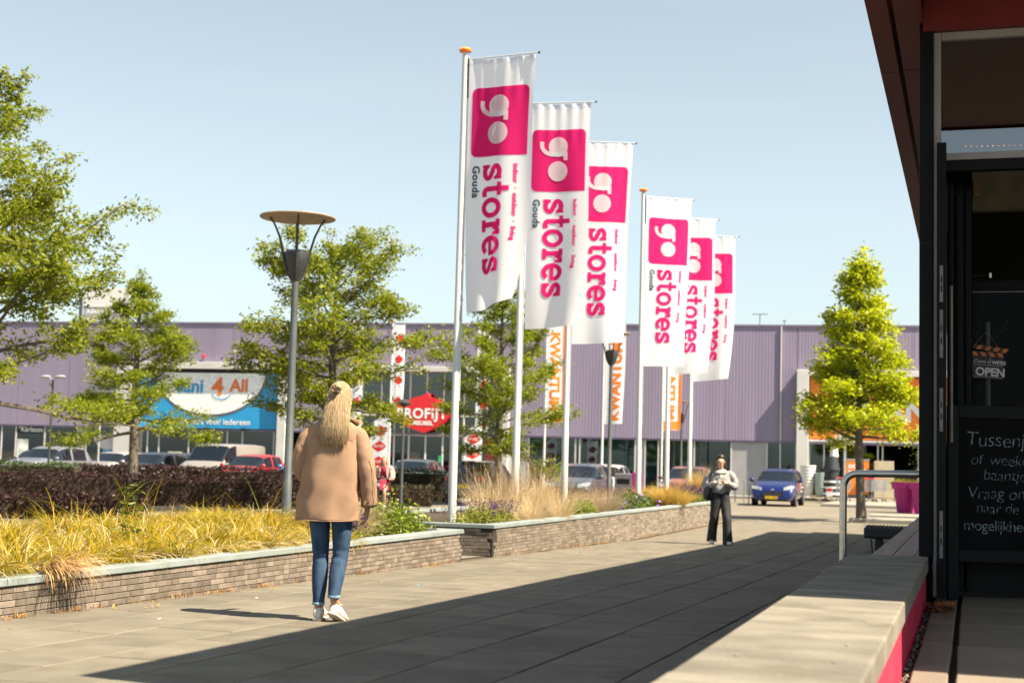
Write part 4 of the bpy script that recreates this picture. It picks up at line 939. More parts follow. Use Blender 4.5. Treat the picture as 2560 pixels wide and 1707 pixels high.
# a few tall stray blades and a fringe that hangs over the coping
for _ in range(40): parts.append(blades(q.uniform(-9.3,-7.2), q.uniform(8,14.5), .05, 3, q, .80, .009, .2, .95, .05, 6))
for _ in range(70): dry.append(blades(-6.60, q.uniform(7,14.3), .13, 7, q, .26, .006, 1.0, 1.6, .06, 5, (1.6,0)))
V, Fq = join(parts); tag(np_mesh('yellow_sedge', V, Fq, gy), 'mass of arching yellow sedge filling the near planter', 'grass', kind='stuff')
V, Fq = join(dry); tag(np_mesh('dry_sedge_blades', V, Fq, gs), 'dry straw blades among the yellow sedge in the near planter', 'grass', kind='stuff')
# withered tuft hanging over the coping
dead = MR('withered_blades', [(.42,.25,.10),(.55,.36,.17),(.30,.16,.06)], .7, .25)
t = thing('withered_tuft', 'withered tan grass tuft drooping over the coping of the near planter', 'grass tuft', (-6.37, 9.0, .115))
V, Fq = join([blades(-.03, q.normal()*.10, .01, 26, q, .36, .008, .9, 1.5, .07, 6, (1.5,0)) for _ in range(10)]); np_mesh('blades', V, Fq, dead, t)
# weeds at the wall foot
wd_ = MR('dry_weeds', [(.36,.17,.04),(.42,.24,.07),(.26,.14,.05)], .8, .25); pw = []
for _ in range(70):
    if q.uniform() < .5: cy = q.uniform(7.6,17.5); cx = -6.325
    else: cy = 19.3+20*q.uniform()**1.2; cx = -6.43
    n = int(q.uniform(6,26)); pw.append(blades(cx+q.uniform(0,.03), cy, zg(cx,cy)-.005, n, q, q.uniform(.03,.085)*(1 if cy < 19 else 1.5), .007, .5, .9, q.uniform(.03,.11), 3, (.3,0)))
lp = np.stack([-6.28+np.abs(q.normal(size=170))*.35, q.uniform(7,38,170), np.zeros(170)],1); lp[:,2] = [zg(a, b)+.006 for a, b in lp[:,:2]]
V, Fq = leaves(lp, .035, q, .55, 3.0, .05); tag(np_mesh('fallen_leaf_bits', V, Fq, wd_), 'scattered dry leaf bits on the slabs near the planters', 'leaves', kind='stuff')
V, Fq = join(pw); tag(np_mesh('wall_foot_weeds', V, Fq, wd_), 'dry orange weeds sprouting along the foot of both planters', 'weeds', kind='stuff')
# ---------------- clumps in the planters
def clump(name, label, cat, x, y, parts, z=.045, group=None):
    t = thing(name, label, cat, (x, y, z), 0, group)
    for nm, (V, Fq), m in parts: np_mesh(nm, V, Fq, m, t)
    return t
def dome(n, rx, ry, h, q, size, up=.5, asp=.5):
    u = unit(q.normal(size=(n,3))); u[:,2] = np.abs(u[:,2]); r = q.uniform(.55,1.05,n)[:,None]; lump = 1+.14*np.sin(u[:,:1]*9+3)+.12*np.sin(u[:,1:2]*11)
    return leaves(u*[rx,ry,h]*r*lump, size, q, asp, up)
def spikes(n, rx, ry, z, h, q, wd=.018):
    V, Fq = [], []
    for i in range(n):
        x, y = q.uniform(-rx,rx), q.uniform(-ry,ry); dx, dy = q.normal(size=2)*.04; zz = z+q.uniform(-.06,.05)
        m = 22; u = q.uniform(.0,1,m); p = np.stack([x+dx*u, y+dy*u, zz+u*h],1)+q.normal(size=(m,3))*[wd*.4,wd*.4,.003]
        a, b = leaves(p, wd*1.6, q, .7); V.append((a,b))
    return join(V)
lime = MR('lime_leaves', [(.12,.18,.012),(.20,.25,.018),(.08,.13,.01),(.27,.29,.035)], .45, .35, .4)
green = MR('mid_green_leaves', [(.05,.09,.008),(.10,.15,.012),(.07,.12,.01),(.16,.18,.02)], .45, .3, .4)
violet = MR('violet_spikes', [(.05,.025,.085),(.085,.045,.13),(.035,.018,.055)], .6, .2)
violet2 = MR('violet_flowers', [(.28,.18,.62),(.36,.24,.72)], .6, .3)
rust = MR('rust_seedheads', [(.12,.045,.025),(.20,.085,.05),(.09,.03,.02),(.26,.13,.08)], .8, .15)
tan = MR('tan_grass', [(.46,.34,.18),(.56,.44,.27),(.34,.23,.11)], .6, .35)
gold = MR('gold_grass', [(.42,.27,.05),(.48,.34,.09),(.33,.19,.03)], .55, .35)
clump('lime_shrub', 'bright lime leafy clump at the end of the near planter', 'plant', -6.95, 16.65, [('foliage', join([dome(2600,.42,.95,.36,q,.055), dome(900,.30,.7,.46,q,.05)]), lime)])
clump('seedhead_plant', 'rust brown flat seedheads behind the bright lime clump', 'plant', -7.55, 16.95, [('seedheads', dome(2600,.8,.5,.50,q,.028,.9), rust), ('stems', blades(0,0,0,200,q,.5,.006,.2,.4,.4), tan)])
clump('tan_tussock', 'tan fine grass tussock half hidden behind the woman in beige', 'plant', -6.95, 15.55, [('blades', join([blades(q.normal()*.12,q.normal()*.25,0,300,q,.55,.0045,.30,1.1,.14) for _ in range(5)]), tan)])
clump('weed_sprout', 'single young green weed standing up in the yellow sedge', 'plant', -7.4, 11.5, [('foliage', leaves(np.stack([q.normal(size=130)*.05,q.normal(size=130)*.05,q.uniform(.15,.66,130)],1),.07,q,.3), green)])
clump('salvia', 'salvia with violet spikes at the near corner of the second planter', 'plant', -6.95, 20.3, [('foliage', dome(2600,.42,.75,.26,q,.045), MR('salvia_leaves', [(.12,.17,.02),(.22,.24,.03),(.30,.28,.05),(.08,.12,.015)], .5, .3)), ('flower_spikes', spikes(60,.40,.8,.20,.17,q,.014), violet)], group='violet salvias')
clump('salvia', 'small violet salvia glimpsed between the jeans legs of the walking woman', 'plant', -6.8, 14.85, [('foliage', dome(900,.25,.35,.22,q,.045), green), ('flower_spikes', spikes(30,.22,.3,.18,.16,q), violet)], group='violet salvias')
clump('tall_dry_grass', 'tall feathery dry grass in the second planter beside the second flagpole', 'plant', -7.2, 22.9, [('blades', join([blades(q.normal()*.30,q.normal()*.55,0,210,q,q.uniform(.55,1.0),.0045,q.uniform(.12,.40),q.uniform(.3,1.0),.16,5) for _ in range(14)]), MR('straw_tan', [(.58,.45,.26),(.68,.56,.36),(.44,.31,.15)], .6, .35)), ('plumes', join([blades(q.normal()*.30,q.normal()*.6,.25,36,q,q.uniform(.7,1.05),.004,.14,.45,.2,5) for _ in range(10)]), MR('plumes', [(.36,.25,.13),(.28,.18,.10),(.44,.34,.2)], .7, .3))])
clump('green_cushion', 'small bright green cushion plant below the third flagpole', 'plant', -6.92, 25.5, [('foliage', dome(1600,.35,.55,.30,q,.05), lime)])
clump('seedhead_plant', 'rust brown seedheads behind the small bright green cushion', 'plant', -7.7, 26.0, [('seedheads', dome(1700,.6,.9,.50,q,.03,.9), rust)])
clump('tan_tussock', 'pale tan grass tussock right of the small green cushion', 'plant', -7.0, 27.4, [('blades', join([blades(q.normal()*.2,q.normal()*.35,0,280,q,.55,.005,.28,.8,.15) for _ in range(7)]), MR('pale_tan', [(.36,.27,.17),(.42,.33,.22),(.28,.2,.11)], .6, .35))])
clump('cranesbill', 'green cranesbill dotted with violet flowers in the second planter', 'plant', -6.98, 30.2, [('foliage', join([dome(2600,.40,1.3,.33,q,.055), dome(2200,.38,1.0,.36,q,.05)]), green), ('flowers', dome(150,.42,1.3,.37,q,.06,1.0,.9), violet2)])
clump('seedhead_plant', 'rust brown seedheads behind the violet cranesbill', 'plant', -7.9, 31.0, [('seedheads', dome(2600,.8,1.6,.52,q,.035,.9), rust)])
clump('golden_grass', 'round golden grass mound below the fourth flagpole', 'plant', -7.05, 34.0, [('blades', join([blades(q.normal()*.22,q.normal()*.8,0,300,q,.62,.007,.32,1.3,.18) for _ in range(16)]), gold)])
clump('salvia', 'violet salvia with green leaves between the fifth and sixth flagpoles', 'plant', -6.95, 36.9, [('foliage', dome(1700,.38,.8,.30,q,.06), green), ('flower_spikes', spikes(60,.36,.8,.26,.20,q,.022), violet)], group='violet salvias')
clump('plume_grass', 'pale plume grass at the far end of the second planter', 'plant', -7.05, 38.9, [('blades', join([blades(q.normal()*.2,q.normal()*.3,0,260,q,.85,.006,.14,.55,.14,5) for _ in range(8)]), gold), ('plumes', blades(0,0,.35,200,q,.7,.006,.12,.4,.35,5), tan)])
clump('green_cushion', 'low green groundcover with few flowers at the planter rim past the golden mound', 'plant', -6.9, 38.0, [('foliage', dome(900,.3,.7,.2,q,.05), lime)])
# ================================================================ LAMPS
mt['disc'] = M('lamp_disc_underside', (.30,.225,.15), .7, 0, .12, 5); mt['charcoal'] = M('charcoal_metal', (.045,.046,.05), .5, .2, .1, 8)
def cup_lamp(label, x, y, zt, s=1.0):
    z0 = zg(x, y); t = thing('street_lamp', label, 'street lamp', (x, y, z0), R(20), 'street lamps with flat disc tops'); h = zt-z0
    MB().tube([(0,0,0),(0,0,1.0),(0,0,1.01),(0,0,h-.98)], [.075*s,.072*s,.066*s,.054*s], 16).build('post', mt['poleg'], t, smooth=True)
    MB().lathe([(.06*s,h-1.02),(.10*s,h-.92),(.165*s,h-.74),(.195*s,h-.58),(.19*s,h-.56)], 24).build('cup', mt['charcoal'], t, smooth=True)
    MB().lathe([(.17*s,h-.559),(.17*s,h-.53),(.1*s,h-.52)], 24).build('lens', mt['grey'], t, smooth=True)
    MB().lathe([(.60*s,h-.012),(.605*s,h),(.60*s,h+.012),(.2*s,h+.03),(.02,h+.035)], 48).build('disc', mt['disc'], t, smooth=True)
    for k in range(4):
        a = R(90*k+8); p = [(.07,h-1.0),(.13,h-.90),(.19,h-.70),(.225,h-.50),(.28,h-.30),(.36,h-.12),(.43,h-.012)]
        MB().tube([(r_*s*math.cos(a), r_*s*math.sin(a), z) for r_, z in p], [.014,.018,.02,.02,.018,.016,.016], 6).build('arm', mt['charcoal'], t, smooth=True)
cup_lamp('tall street lamp with flat disc top just left of the woman in beige', -10.26, 20.33, 4.80)
cup_lamp('street lamp with cup head behind the third white banner', -10.9, 43.8, 5.15)
cup_lamp('small distant street lamp with cup head behind the sixth flagpole', -12.82, 65.2, 4.0, .85)
dl_ = thing('car_park_lamp', 'double headed car park lamp at far left before the lilac wall', 'street lamp', (-36.93,51.1,-.47), R(-10))
MB().tube([(0,0,0),(0,0,4.45)], [.06,.04], 10).build('post', mt['charcoal'], dl_, smooth=True)
for s in (-1,1): MB().tube([(0,0,4.42),(s*.2,0,4.5)], .03, 6).lathe_ell((s*.42,0,4.56), (.27,.14,.07), 12, 6).build('lamp_head', mt['lgrey'], dl_, smooth=True)
tl_ = thing('car_park_lamp', 'thin pale car park lamp with T bar half hidden by the left oak', 'street lamp', (-39.6,58.6,-.47))
MB().tube([(0,0,0),(0,0,4.33)], [.05,.04], 8).build('post', mt['lgrey'], tl_, smooth=True); MB().box(-.6,.6,-.08,.08,4.30,4.38).build('lamp_bar', mt['lgrey'], tl_)
sp_ = thing('street_lamp', 'thin dark lamp post with round head right of the bicycle', 'street lamp', (-16.75,40.9,-.47))
MB().tube([(0,0,0),(0,0,3.1)], [.05,.035], 8).build('post', mt['poleg'], sp_, smooth=True); MB().lathe([(.04,3.1),(.20,3.16),(.22,3.22),(.12,3.3),(.02,3.33)], 16).build('lamp_head', mt['charcoal'], sp_, smooth=True)
# ================================================================ SHOP BANNERS
mt['flago'] = MT('orange_flag_print', (.75,.22,.03), .35); mt['flagr'] = MT('red_flag_print', (.60,.03,.03), .35)
def shop_flag(kind, label, x, y, top, ln, wd, yaw, seed, mirror=False):
    z0 = zg(x,y); p = thing('flagpole', 'white pole carrying the '+label, 'flagpole', (x,y,z0), 0, 'white poles with shop banners')
    MB().tube([(0,0,0),(0,0,top-z0)], [.06,.045], 12).build('pole', mt['fpole'], p, smooth=True); MB().lathe([(.05,top-z0),(.1,top-z0+.02),(.1,top-z0+.06),(.02,top-z0+.09)], 12).build('cap', mt['orange'], p, smooth=True)
    f = thing('banner_flag', label, 'flag', (x,y,top-.1), yaw, 'shop banners on poles'); f0 = flag_fn(wd, ln, .05, seed, .15); fn = lambda u, v: (f0(u,v)[0]+.07, f0(u,v)[1], f0(u,v)[2])
    banner(f, wd, ln, fn, mt['flagw'], nu=14, nv=50)
    if kind == 'orange':
        printed(f, fn, [([(wd*.82,.02),(wd-.005,.02),(wd-.005,ln-.02),(wd*.82,ln-.02)],[(0,1,2,3)]),([(.005,ln-.42),(wd-.005,ln-.42),(wd-.005,ln-.02),(.005,ln-.02)],[(0,1,2,3)])] if mirror else [], mt['flago'], 'border', .004, .2) if mirror else None
        V, Fc = text_mesh('KWANTUM', .66, .03, 1.0)
        w0_ = max(a for a, b in V); k = (ln-.9)/w0_
        V = [(.12+b*.9, ln-.45-.04-(w0_-a)*k if mirror else ln-.45-a*k) for a, b in V] if mirror else [(wd*.80-b*.95, ln-.12-a*k) for a, b in V]
        printed(f, fn, [(V, Fc)], mt['flago'], 'letters', .006, .12)
    else:
        for k in range(4 if ln < 4 else 5):
            P_ = [(wd*.5+a*wd*.72, .35+k*.92+.25-b*.42) for a, b in [(-.5,0),(-.42,.14),(-.16,.36),(-.05,.47),(.08,.5),(.12,.38),(.40,.2),(.5,.02),(.34,-.24),(0,-.5),(-.34,-.24)]]
            printed(f, fn, [(P_, [tuple(range(11))])], mt['flagr'], 'emblem', .004, .1)
shop_flag('orange', 'orange edged banner with KWANTUM seen from behind right of the oak', -17.7, 59.4, 7.25, 4.4, .82, R(24), 301, True)
shop_flag('orange', 'white banner with upright orange KWANTUM letters behind the street lamp', -14.83, 58.27, 7.1, 4.3, .84, R(10), 302)
shop_flag('orange', 'orange edged banner with KWANTUM between the fifth and sixth flagpoles', -13.3, 63.1, 7.2, 4.5, .85, R(24), 303, True)
shop_flag('red', 'white banner with red emblems in front of the furniture shop, middle', -24.15, 57.4, 6.98, 3.5, .5, R(18), 304)
shop_flag('red', 'white banner with red emblems behind the broad oak, leftmost', -25.85, 56.8, 6.9, 4.9, .5, R(14), 305)
shop_flag('red', 'white banner with red emblems behind the first flagpole, rightmost', -20.6, 58.6, 6.9, 4.7, .5, R(12), 306)
def feather(label, x, y, h, yaw, s):
    z0 = zg(x,y); t = thing('feather_flag', label, 'flag', (x,y,z0), yaw, 'white feather flags with red emblems')
    path = [(0,0,0),(0,0,h*.5),(.02,0,h*.8),(.12,0,h*.93),(.32,0,h),(.55,0,h-.02)]
    MB().tube(path, [.018,.016,.014,.012,.01,.006], 8).build('pole', mt['grey'], t, smooth=True); MB().lathe([(.3,0),(.3,.04),(.05,.06)], 16).build('base', mt['grey'], t)
    def edge(v): return float(np.interp(v, [0,.06,.2,.5,1], [.45,.12,.02,0,0]))
    def fn(u, v): l = edge(v/ (h-.55)); r_ = .78-.06*v/h; uu_ = l+.02+(r_-l)*u; return (uu_, .05*math.sin(uu_*5+v*1.7+s)*(.4+uu_), h-.01-v)
    mb = MB(); nu, nv = 12, 40
    for j in range(nv+1):
        for i in range(nu+1): mb.v.append(fn(i/nu, (h-.55)*j/nv))
    for j in range(nv):
        for i in range(nu): a = j*(nu+1)+i; mb.f.append((a,a+1,a+nu+2,a+nu+1))
    mb.build('cloth', mt['flagw'], t, smooth=2)
    for k in range(4):
        cz = .55+k*.62; P_ = [(.5+a*.80, cz-b*.44) for a, b in [(-.5,0),(-.42,.14),(-.16,.36),(-.05,.47),(.08,.5),(.12,.38),(.40,.2),(.5,.02),(.34,-.24),(0,-.5),(-.34,-.24)]]
        printed(t, fn, [(P_, [tuple(range(11))])], mt['flagr'], 'emblem', .004, .1)
        V, Fc = text_mesh('PROFIJT', .15, .004, 1.0, 'CENTER'); printed(t, fn, [([(.5+a*1.15, cz+.04-b) for a, b in V], Fc)], mt['flagw'], 'emblem_letters', .009, .1)
feather('white feather flag with red emblems left of the furniture shop sign', -23.3, 53.3, 3.15, R(14), 0)
feather('white feather flag with red emblems right of the first flagpole base', -20.35, 56.4, 2.95, R(20), 2)
# ================================================================ GARDEN GOODS BY THE RIGHT ENTRANCE
Z = -.35
ORD = ('lowest','second from the bottom','third from the bottom','fourth from the bottom','fifth from the bottom','second from the top','topmost')
mt['potw'] = M('white_pot', (.72,.72,.70), .5, 0, .04, 4); mt['pots'] = M('sage_pot', (.36,.45,.41), .5, 0, .05, 4); mt['potd'] = M('charcoal_pot', (.03,.034,.04), .45, 0, .08, 4); mt['potp'] = M('magenta_pot', (.42,.02,.20), .5, 0, .06, 2); mt['poto'] = M('orange_pot', (.62,.26,.04), .5, 0, .06, 3)
mt['wood'] = M('pallet_wood', (.36,.27,.17), .8, 0, .2, 5, .3, 40)
def pot(label, x, y, z, r, h, mat, group, flip=False, top=.78):
    t = thing('plant_pot', label, 'pot', (x,y,z), 0, group)
    pr = [(r*top,0),(r*.96,h*.86),(r,h*.87),(r,h),(r*.93,h),(r*.90,h*.9)] 
    if flip: pr = [(r,0),(r,h*.13),(r*.96,h*.14),(r*top,h),(r*.1,h)]
    MB().lathe(pr, 24).build('wall', mat, t, smooth=True); MB().lathe([(r*1.015,h*.885 if not flip else .01),(r*1.03,h*.93 if not flip else h*.06),(r*1.015,h*.985 if not flip else h*.11)], 24, cap=False).build('rim', mat, t, smooth=True)
    return t
def pallet(label, x, y, w_=1.2, d_=1.0):
    t = thing('pallet', label, 'pallet', (x,y,Z), PH, 'wooden pallets at the shop front')
    for k in range(5): MB().box(-w_/2,w_/2,-d_/2+k*(d_-.1)/4,-d_/2+k*(d_-.1)/4+.1,.12,.142).build('board', mt['wood'], t)
    for i in range(3):
        for j in range(3): MB().box(-w_/2+i*(w_-.14)/2,-w_/2+i*(w_-.14)/2+.14,-d_/2+j*(d_-.1)/2,-d_/2+j*(d_-.1)/2+.1,.02,.119).build('block', mt['wood'], t)
    for i in range(3): MB().box(-w_/2+i*(w_-.14)/2,-w_/2+i*(w_-.14)/2+.14,-d_/2,d_/2,0,.019).build('runner', mt['wood'], t)
for lb, x, y in (('wooden pallet under the white and sage pots',-7.3,70.2),('wooden pallet under the charcoal pots with white bands',-6.2,67.4),('wooden pallet under the beige boxes',-3.95,69.0),('wooden pallet under the orange pots',-2.85,69.5)): pallet(lb, x, y, 1.3 if x < -7 else 1.2)
zt_ = Z+.145
for k in range(7): pot('white flared pot in the nested stack beside the portal pillar, '+ORD[k], -7.58, 70.2, zt_+k*.155, .30+.012*k, .5, mt['potw'], 'nested white pots')
for k in range(6): pot('sage green pot in the stack beside the white pots, '+(ORD[k] if k < 5 else 'topmost'), -6.93, 70.1, zt_+k*.13, .32-.004*k, .45, mt['pots'], 'nested sage pots')
for k in range(4): pot('charcoal pot in the banded stack on the front pallet, '+ORD[k], -6.2, 67.4, zt_+k*.27, .40-.015*k, .40, mt['potd'], 'nested charcoal pots', False, .92)
for k in range(3): tag(MB().lathe([(.415-.012*k,0),(.42-.012*k,.05),(.415-.012*k,.1)], 24, (-6.2,67.4,zt_+.10+k*.27)).build('pot_band', mt['potw'], smooth=True), ORD[k]+' white band wrapped round the charcoal pot stack', 'band', 'white bands round the charcoal pots')
pot('large upside down charcoal pot on top of the banded stack', -6.2, 67.4, zt_+1.22, .38, .62, mt['potd'], 'single pots', True)
pot('small white upside down pot on top of the charcoal stack', -6.1, 67.45, zt_+1.85, .2, .44, mt['potw'], 'single pots', True)
for k in range(5): pot('sage green pot in the rear stack behind the charcoal pots, '+ORD[k], -5.55, 69.6, zt_+.3+k*.26, .22, .34, mt['pots'], 'rear sage pots')
pot('black pot behind the white and sage stacks', -6.9, 71.4, zt_+.8, .3, .55, mt['potd'], 'single pots')
pot('round orange pot on the pallet behind the magenta planters', -2.95, 69.4, zt_, .42, .55, mt['poto'], 'single pots', False, .6)
pot('small orange pot on the pallet behind the magenta planters', -2.45, 69.2, zt_, .25, .3, mt['poto'], 'single pots', False, .7)
tg_ = thing('price_card', 'white and red price card on the charcoal pot stack', 'card', (-6.25, 66.93, zt_+.02)); MB().box(-.14,.14,0,.01,0,.42).build('card', mt['signw'], tg_); MB().box(-.12,.12,-.004,-.001,.24,.38).build('red_block', mt['red'], tg_)
os_ = thing('stand_sign', 'orange stand sign with white words beside the tree trunk', 'sign', (-5.15, 69.0, Z), PH)
MB().box(-.52,.52,0,.06,.25,1.85).build('panel', mt['orange'], os_, bevel=.01); MB().box(-.55,.55,-.01,.07,1.851,1.93).build('top_rail', mt['lgrey'], os_)
for x in (-.5,.5): MB().box(x-.03,x+.03,.0,.06,0,.249).build('leg', mt['lgrey'], os_)
for tx, z in (('ook',1.5),('jezelf',1.2)): place_text(tx, .36, lambda a, b, z=z: (-.42+a, -.006, z+b), 'lettering', mt['signw'], os_, bold=.012)
for k, (dx, hh) in enumerate(((0,.9),(0,.85))):
    bx_ = thing('storage_box', ('lower' if k == 0 else 'upper')+' of two beige cardboard boxes stacked on a pallet', 'box', (-3.95,69.0,zt_+k*.86), PH, 'stacked beige boxes'); MB().box(-.44,.44,-.4,.4,0,.85).build('carton', M('beige_carton', (.42,.37,.26), .8, 0, .06, 3), bx_, bevel=.01); MB().box(-.44,.44,-.402,-.4005,.40,.45).build('tape', M('tape', (.36,.30,.20), .4), bx_)
mt['wire'] = M('chrome_wire', (.55,.57,.6), .25, 1, .1, 10)
def trolley(label, x, y, rz):
    t = thing('shopping_trolley', label, 'trolley', (x,y,Z), rz, 'shopping trolleys at the right entrance'); b = MB()
    for k in range(7):
        z = .48+k*.08; s = .32+.02*k*.3; b.tube([(-.25,-s,z),(.25,-s,z),(.25,s+.1,z),(-.25,s+.1,z),(-.25,-s,z)], .006, 4)
    for k in range(9): xx = -.25+k*.0625; b.tube([(xx,-.32,.48),(xx,-.35,.96)], .005, 4); b.tube([(xx,.42,.48),(xx,.48,.96)], .005, 4)
    for k in range(12): yy_ = -.32+k*.067; b.tube([(-.25,yy_,.48),(-.26,yy_,.96)], .005, 4); b.tube([(.25,yy_,.48),(.26,yy_,.96)], .005, 4)
    b.build('basket', mt['wire'], t); MB().tube([(-.25,-.3,.13),(-.25,.45,.13),(-.25,.5,1.02),(.25,.5,1.02),(.25,.45,.13),(.25,-.3,.13)], .014, 6).build('frame', mt['wire'], t); MB().tube([(-.24,.52,1.03),(.24,.52,1.03)], .022, 8).build('handle', mt['red'], t)
    for sx in (-.23,.23):
        for sy in (-.28,.42): MB().tube([(sx-.015,sy,.06),(sx+.015,sy,.06)], .06, 10).build('caster', mt['black'], t)
for lb, x, y in (('shopping trolley left of the sweetgum trunk',-5.5,65.6),('shopping trolley right of the sweetgum trunk, first',-4.35,65.9),('shopping trolley right of the sweetgum trunk, second',-4.0,66.6)): trolley(lb, x, y, R(15))
for k, (x, y, lb) in enumerate(((-2.35,54.6,'tall tapering magenta planter with low plants at the right'),(-1.7,53.9,'second tall magenta planter beside the dark cafe corner'))):
    t = thing('tall_planter', lb, 'planter', (x,y,-.47), 0, 'tall magenta planters'); MB().lathe([(.30,0),(.42,.86),(.49,.87),(.51,1.12),(.46,1.12),(.44,1.0)], 28).build('pot', mt['potp'], t, smooth=True)
    V, Fq = join([blades(q.normal()*.15,q.normal()*.15,1.0,120,q,.38,.012,.5,1.0,.2) for _ in range(4)]); np_mesh('plants', V, Fq, MR('planter_fill%d' % k, [(.20,.18,.03),(.36,.30,.06),(.14,.16,.03)], .5, .3), t)
    if k == 1:
        V, Fq = leaves(q.normal(size=(900,3))*[.16,.16,.42]+[0.05,0,1.75], .07, q, .45); np_mesh('bush', V, Fq, green, t); MB().tube([(0,0,1),(.03,0,2.1)], .02, 6).build('stem', mt['bark'], t)
# direction sign, bin, hoops
ds = thing('direction_sign', 'small arrow direction sign on a thin post by the sweetgum', 'sign', (-3.76,45.0,-.47)); MB().tube([(0,0,0),(0,0,2.7)], .028, 8).build('post', mt['lgrey'], ds, smooth=True)
MB().prism([(-.28,2.36),(.28,2.36),(.38,2.47),(.28,2.58),(-.28,2.58)], -.05, -.03).build('plate', mt['signw'], ds, fix=True); MB().prism([(.1,2.40),(.3,2.40),(.36,2.47),(.2,2.55)], -.056, -.0505).build('arrow', mt['black'], ds, fix=True); MB().tube([(0,0,1.55),(0,0,1.60)], .045, 8).build('clamp', mt['lgrey'], ds)
lb_ = thing('litter_bin', 'dark grey litter bin with magenta side near the fourth flagpole', 'bin', (-12.7,54.0,-.47)); MB().box(-.45,.25,-.3,.3,.05,1.15).build('body', mt['grey'], lb_, bevel=.03); MB().box(.252,.5,-.3,.3,.0,1.2).build('magenta_side', mt['potp'], lb_, bevel=.01); MB().box(-.35,.15,-.305,-.301,.75,.95).build('slot', mt['black'], lb_)
for lb, x, y in (('steel parking hoop just left of the shiny blue hatchback',-8.75,60.2),('steel parking hoop in front of the green glass left of the blue hatchback',-9.6,62.0)):
    t = thing('parking_hoop', lb, 'hoop', (x,y,-.47), R(60), 'steel hoops by the blue hatchback'); MB().tube([(-.3,0,0),(-.3,0,.8),(-.24,0,.92),(-.14,0,.97),(.14,0,.97),(.24,0,.92),(.3,0,.8),(.3,0,0)], .03, 8).build('hoop', mt['steel'], t, smooth=True)
# litter on the plaza
for k, (x, y, c, lb) in enumerate(((-5.45,8.9,(.75,.75,.72),'tiny white paper scrap on the sunlit slabs left of the woman'),(-5.2,13.2,(.12,.45,.75),'tiny blue scrap at the planter foot near the woman'),(-6.0,17.2,(.5,.03,.05),'tiny red scrap on the slabs by the planter gap'),(-5.75,10.9,(.8,.8,.78),'tiny white scrap near the foot of the near planter'))):
    tag(MB().add([(x-.014,y-.008,zg(x,y)+.004),(x+.012,y-.01,zg(x,y)+.005),(x+.014,y+.01,zg(x,y)+.012),(x-.01,y+.012,zg(x,y)+.006)],[(0,1,2,3)]).build('paper_scrap', M('scrap%d' % k, c, .8)), lb, 'litter', 'litter scraps')
# ================================================================ PEOPLE
def skin(name, J, edges, mat, parent, root, sub=2):
    names = list(J); me = bpy.data.meshes.new(name); me.from_pydata([J[n][:3] for n in names], [(names.index(a), names.index(b)) for a, b in edges], [])
    o = bpy.data.objects.new(name, me); C.objects.link(o); o.modifiers.new('skin', 'SKIN'); sv = me.skin_vertices[0].data
    for i, n in enumerate(names): r_ = J[n][3]; sv[i].radius = (r_, r_) if not hasattr(r_, '__len__') else r_; sv[i].use_root = (n == root)
    m = o.modifiers.new('sub', 'SUBSURF'); m.levels = sub; m.render_levels = sub
    me2 = bpy.data.meshes.new_from_object(o.evaluated_get(bpy.context.evaluated_depsgraph_get())); bpy.data.objects.remove(o); me2.name = name
    return link(name, me2, mat, parent, 2)
def lerp_rows(keys, n):
    k = np.array(keys, float); t = np.linspace(0, 1, len(k)); tt = np.linspace(0, 1, n)
    out = np.stack([np.interp(tt, t, k[:,i]) for i in range(k.shape[1])], 1)
    for _ in range(2): out[1:-1] = (out[:-2]+2*out[1:-1]+out[2:])/4
    return out
def lofted(keys, n=40, m=30, fold=None, mb=None, cap=True, p=2.0):
    """keys: (cx, cy, cz, rx, ry) from bottom to top, horizontal oval rings"""
    mb = mb or MB(); rs = []
    for i, (cx, cy, cz, rx, ry) in enumerate(lerp_rows(keys, m)):
        r_ = []
        for k in range(n):
            th = 2*math.pi*k/n; c, s = math.cos(th), math.sin(th); e = (abs(c)**p+abs(s)**p)**(-1/p); f = 1+(fold(th, cz) if fold else 0)
            r_.append((cx+rx*c*e*f, cy+ry*s*e*f, cz+(.004*math.sin(th*3+1) if i == 0 else 0)))
        rs.append(r_)
    return mb.rings(rs, True, cap)
def sleeve(path, rad, mb, n=18, m=16, wr=.06, seed=0):
    P_ = lerp_rows([tuple(p)+(r_,) for p, r_ in zip(path, rad)], m); q_ = random.Random(seed); ph = q_.uniform(0,6)
    pts = [Vector(a[:3]) for a in P_]; rs = []; up = Vector((1,0,0))
    for i, p in enumerate(pts):
        t = (pts[min(i+1,m-1)]-pts[max(i-1,0)]).normalized(); a = (up-t*up.dot(t)).normalized(); b = t.cross(a)
        rs.append([p+(a*math.cos(2*math.pi*k/n)+b*math.sin(2*math.pi*k/n))*P_[i][3]*(1+wr*math.sin(i*1.7+ph+k*.35)*math.sin(k*.7+i*.4)) for k in range(n)])
    return mb.rings(rs)
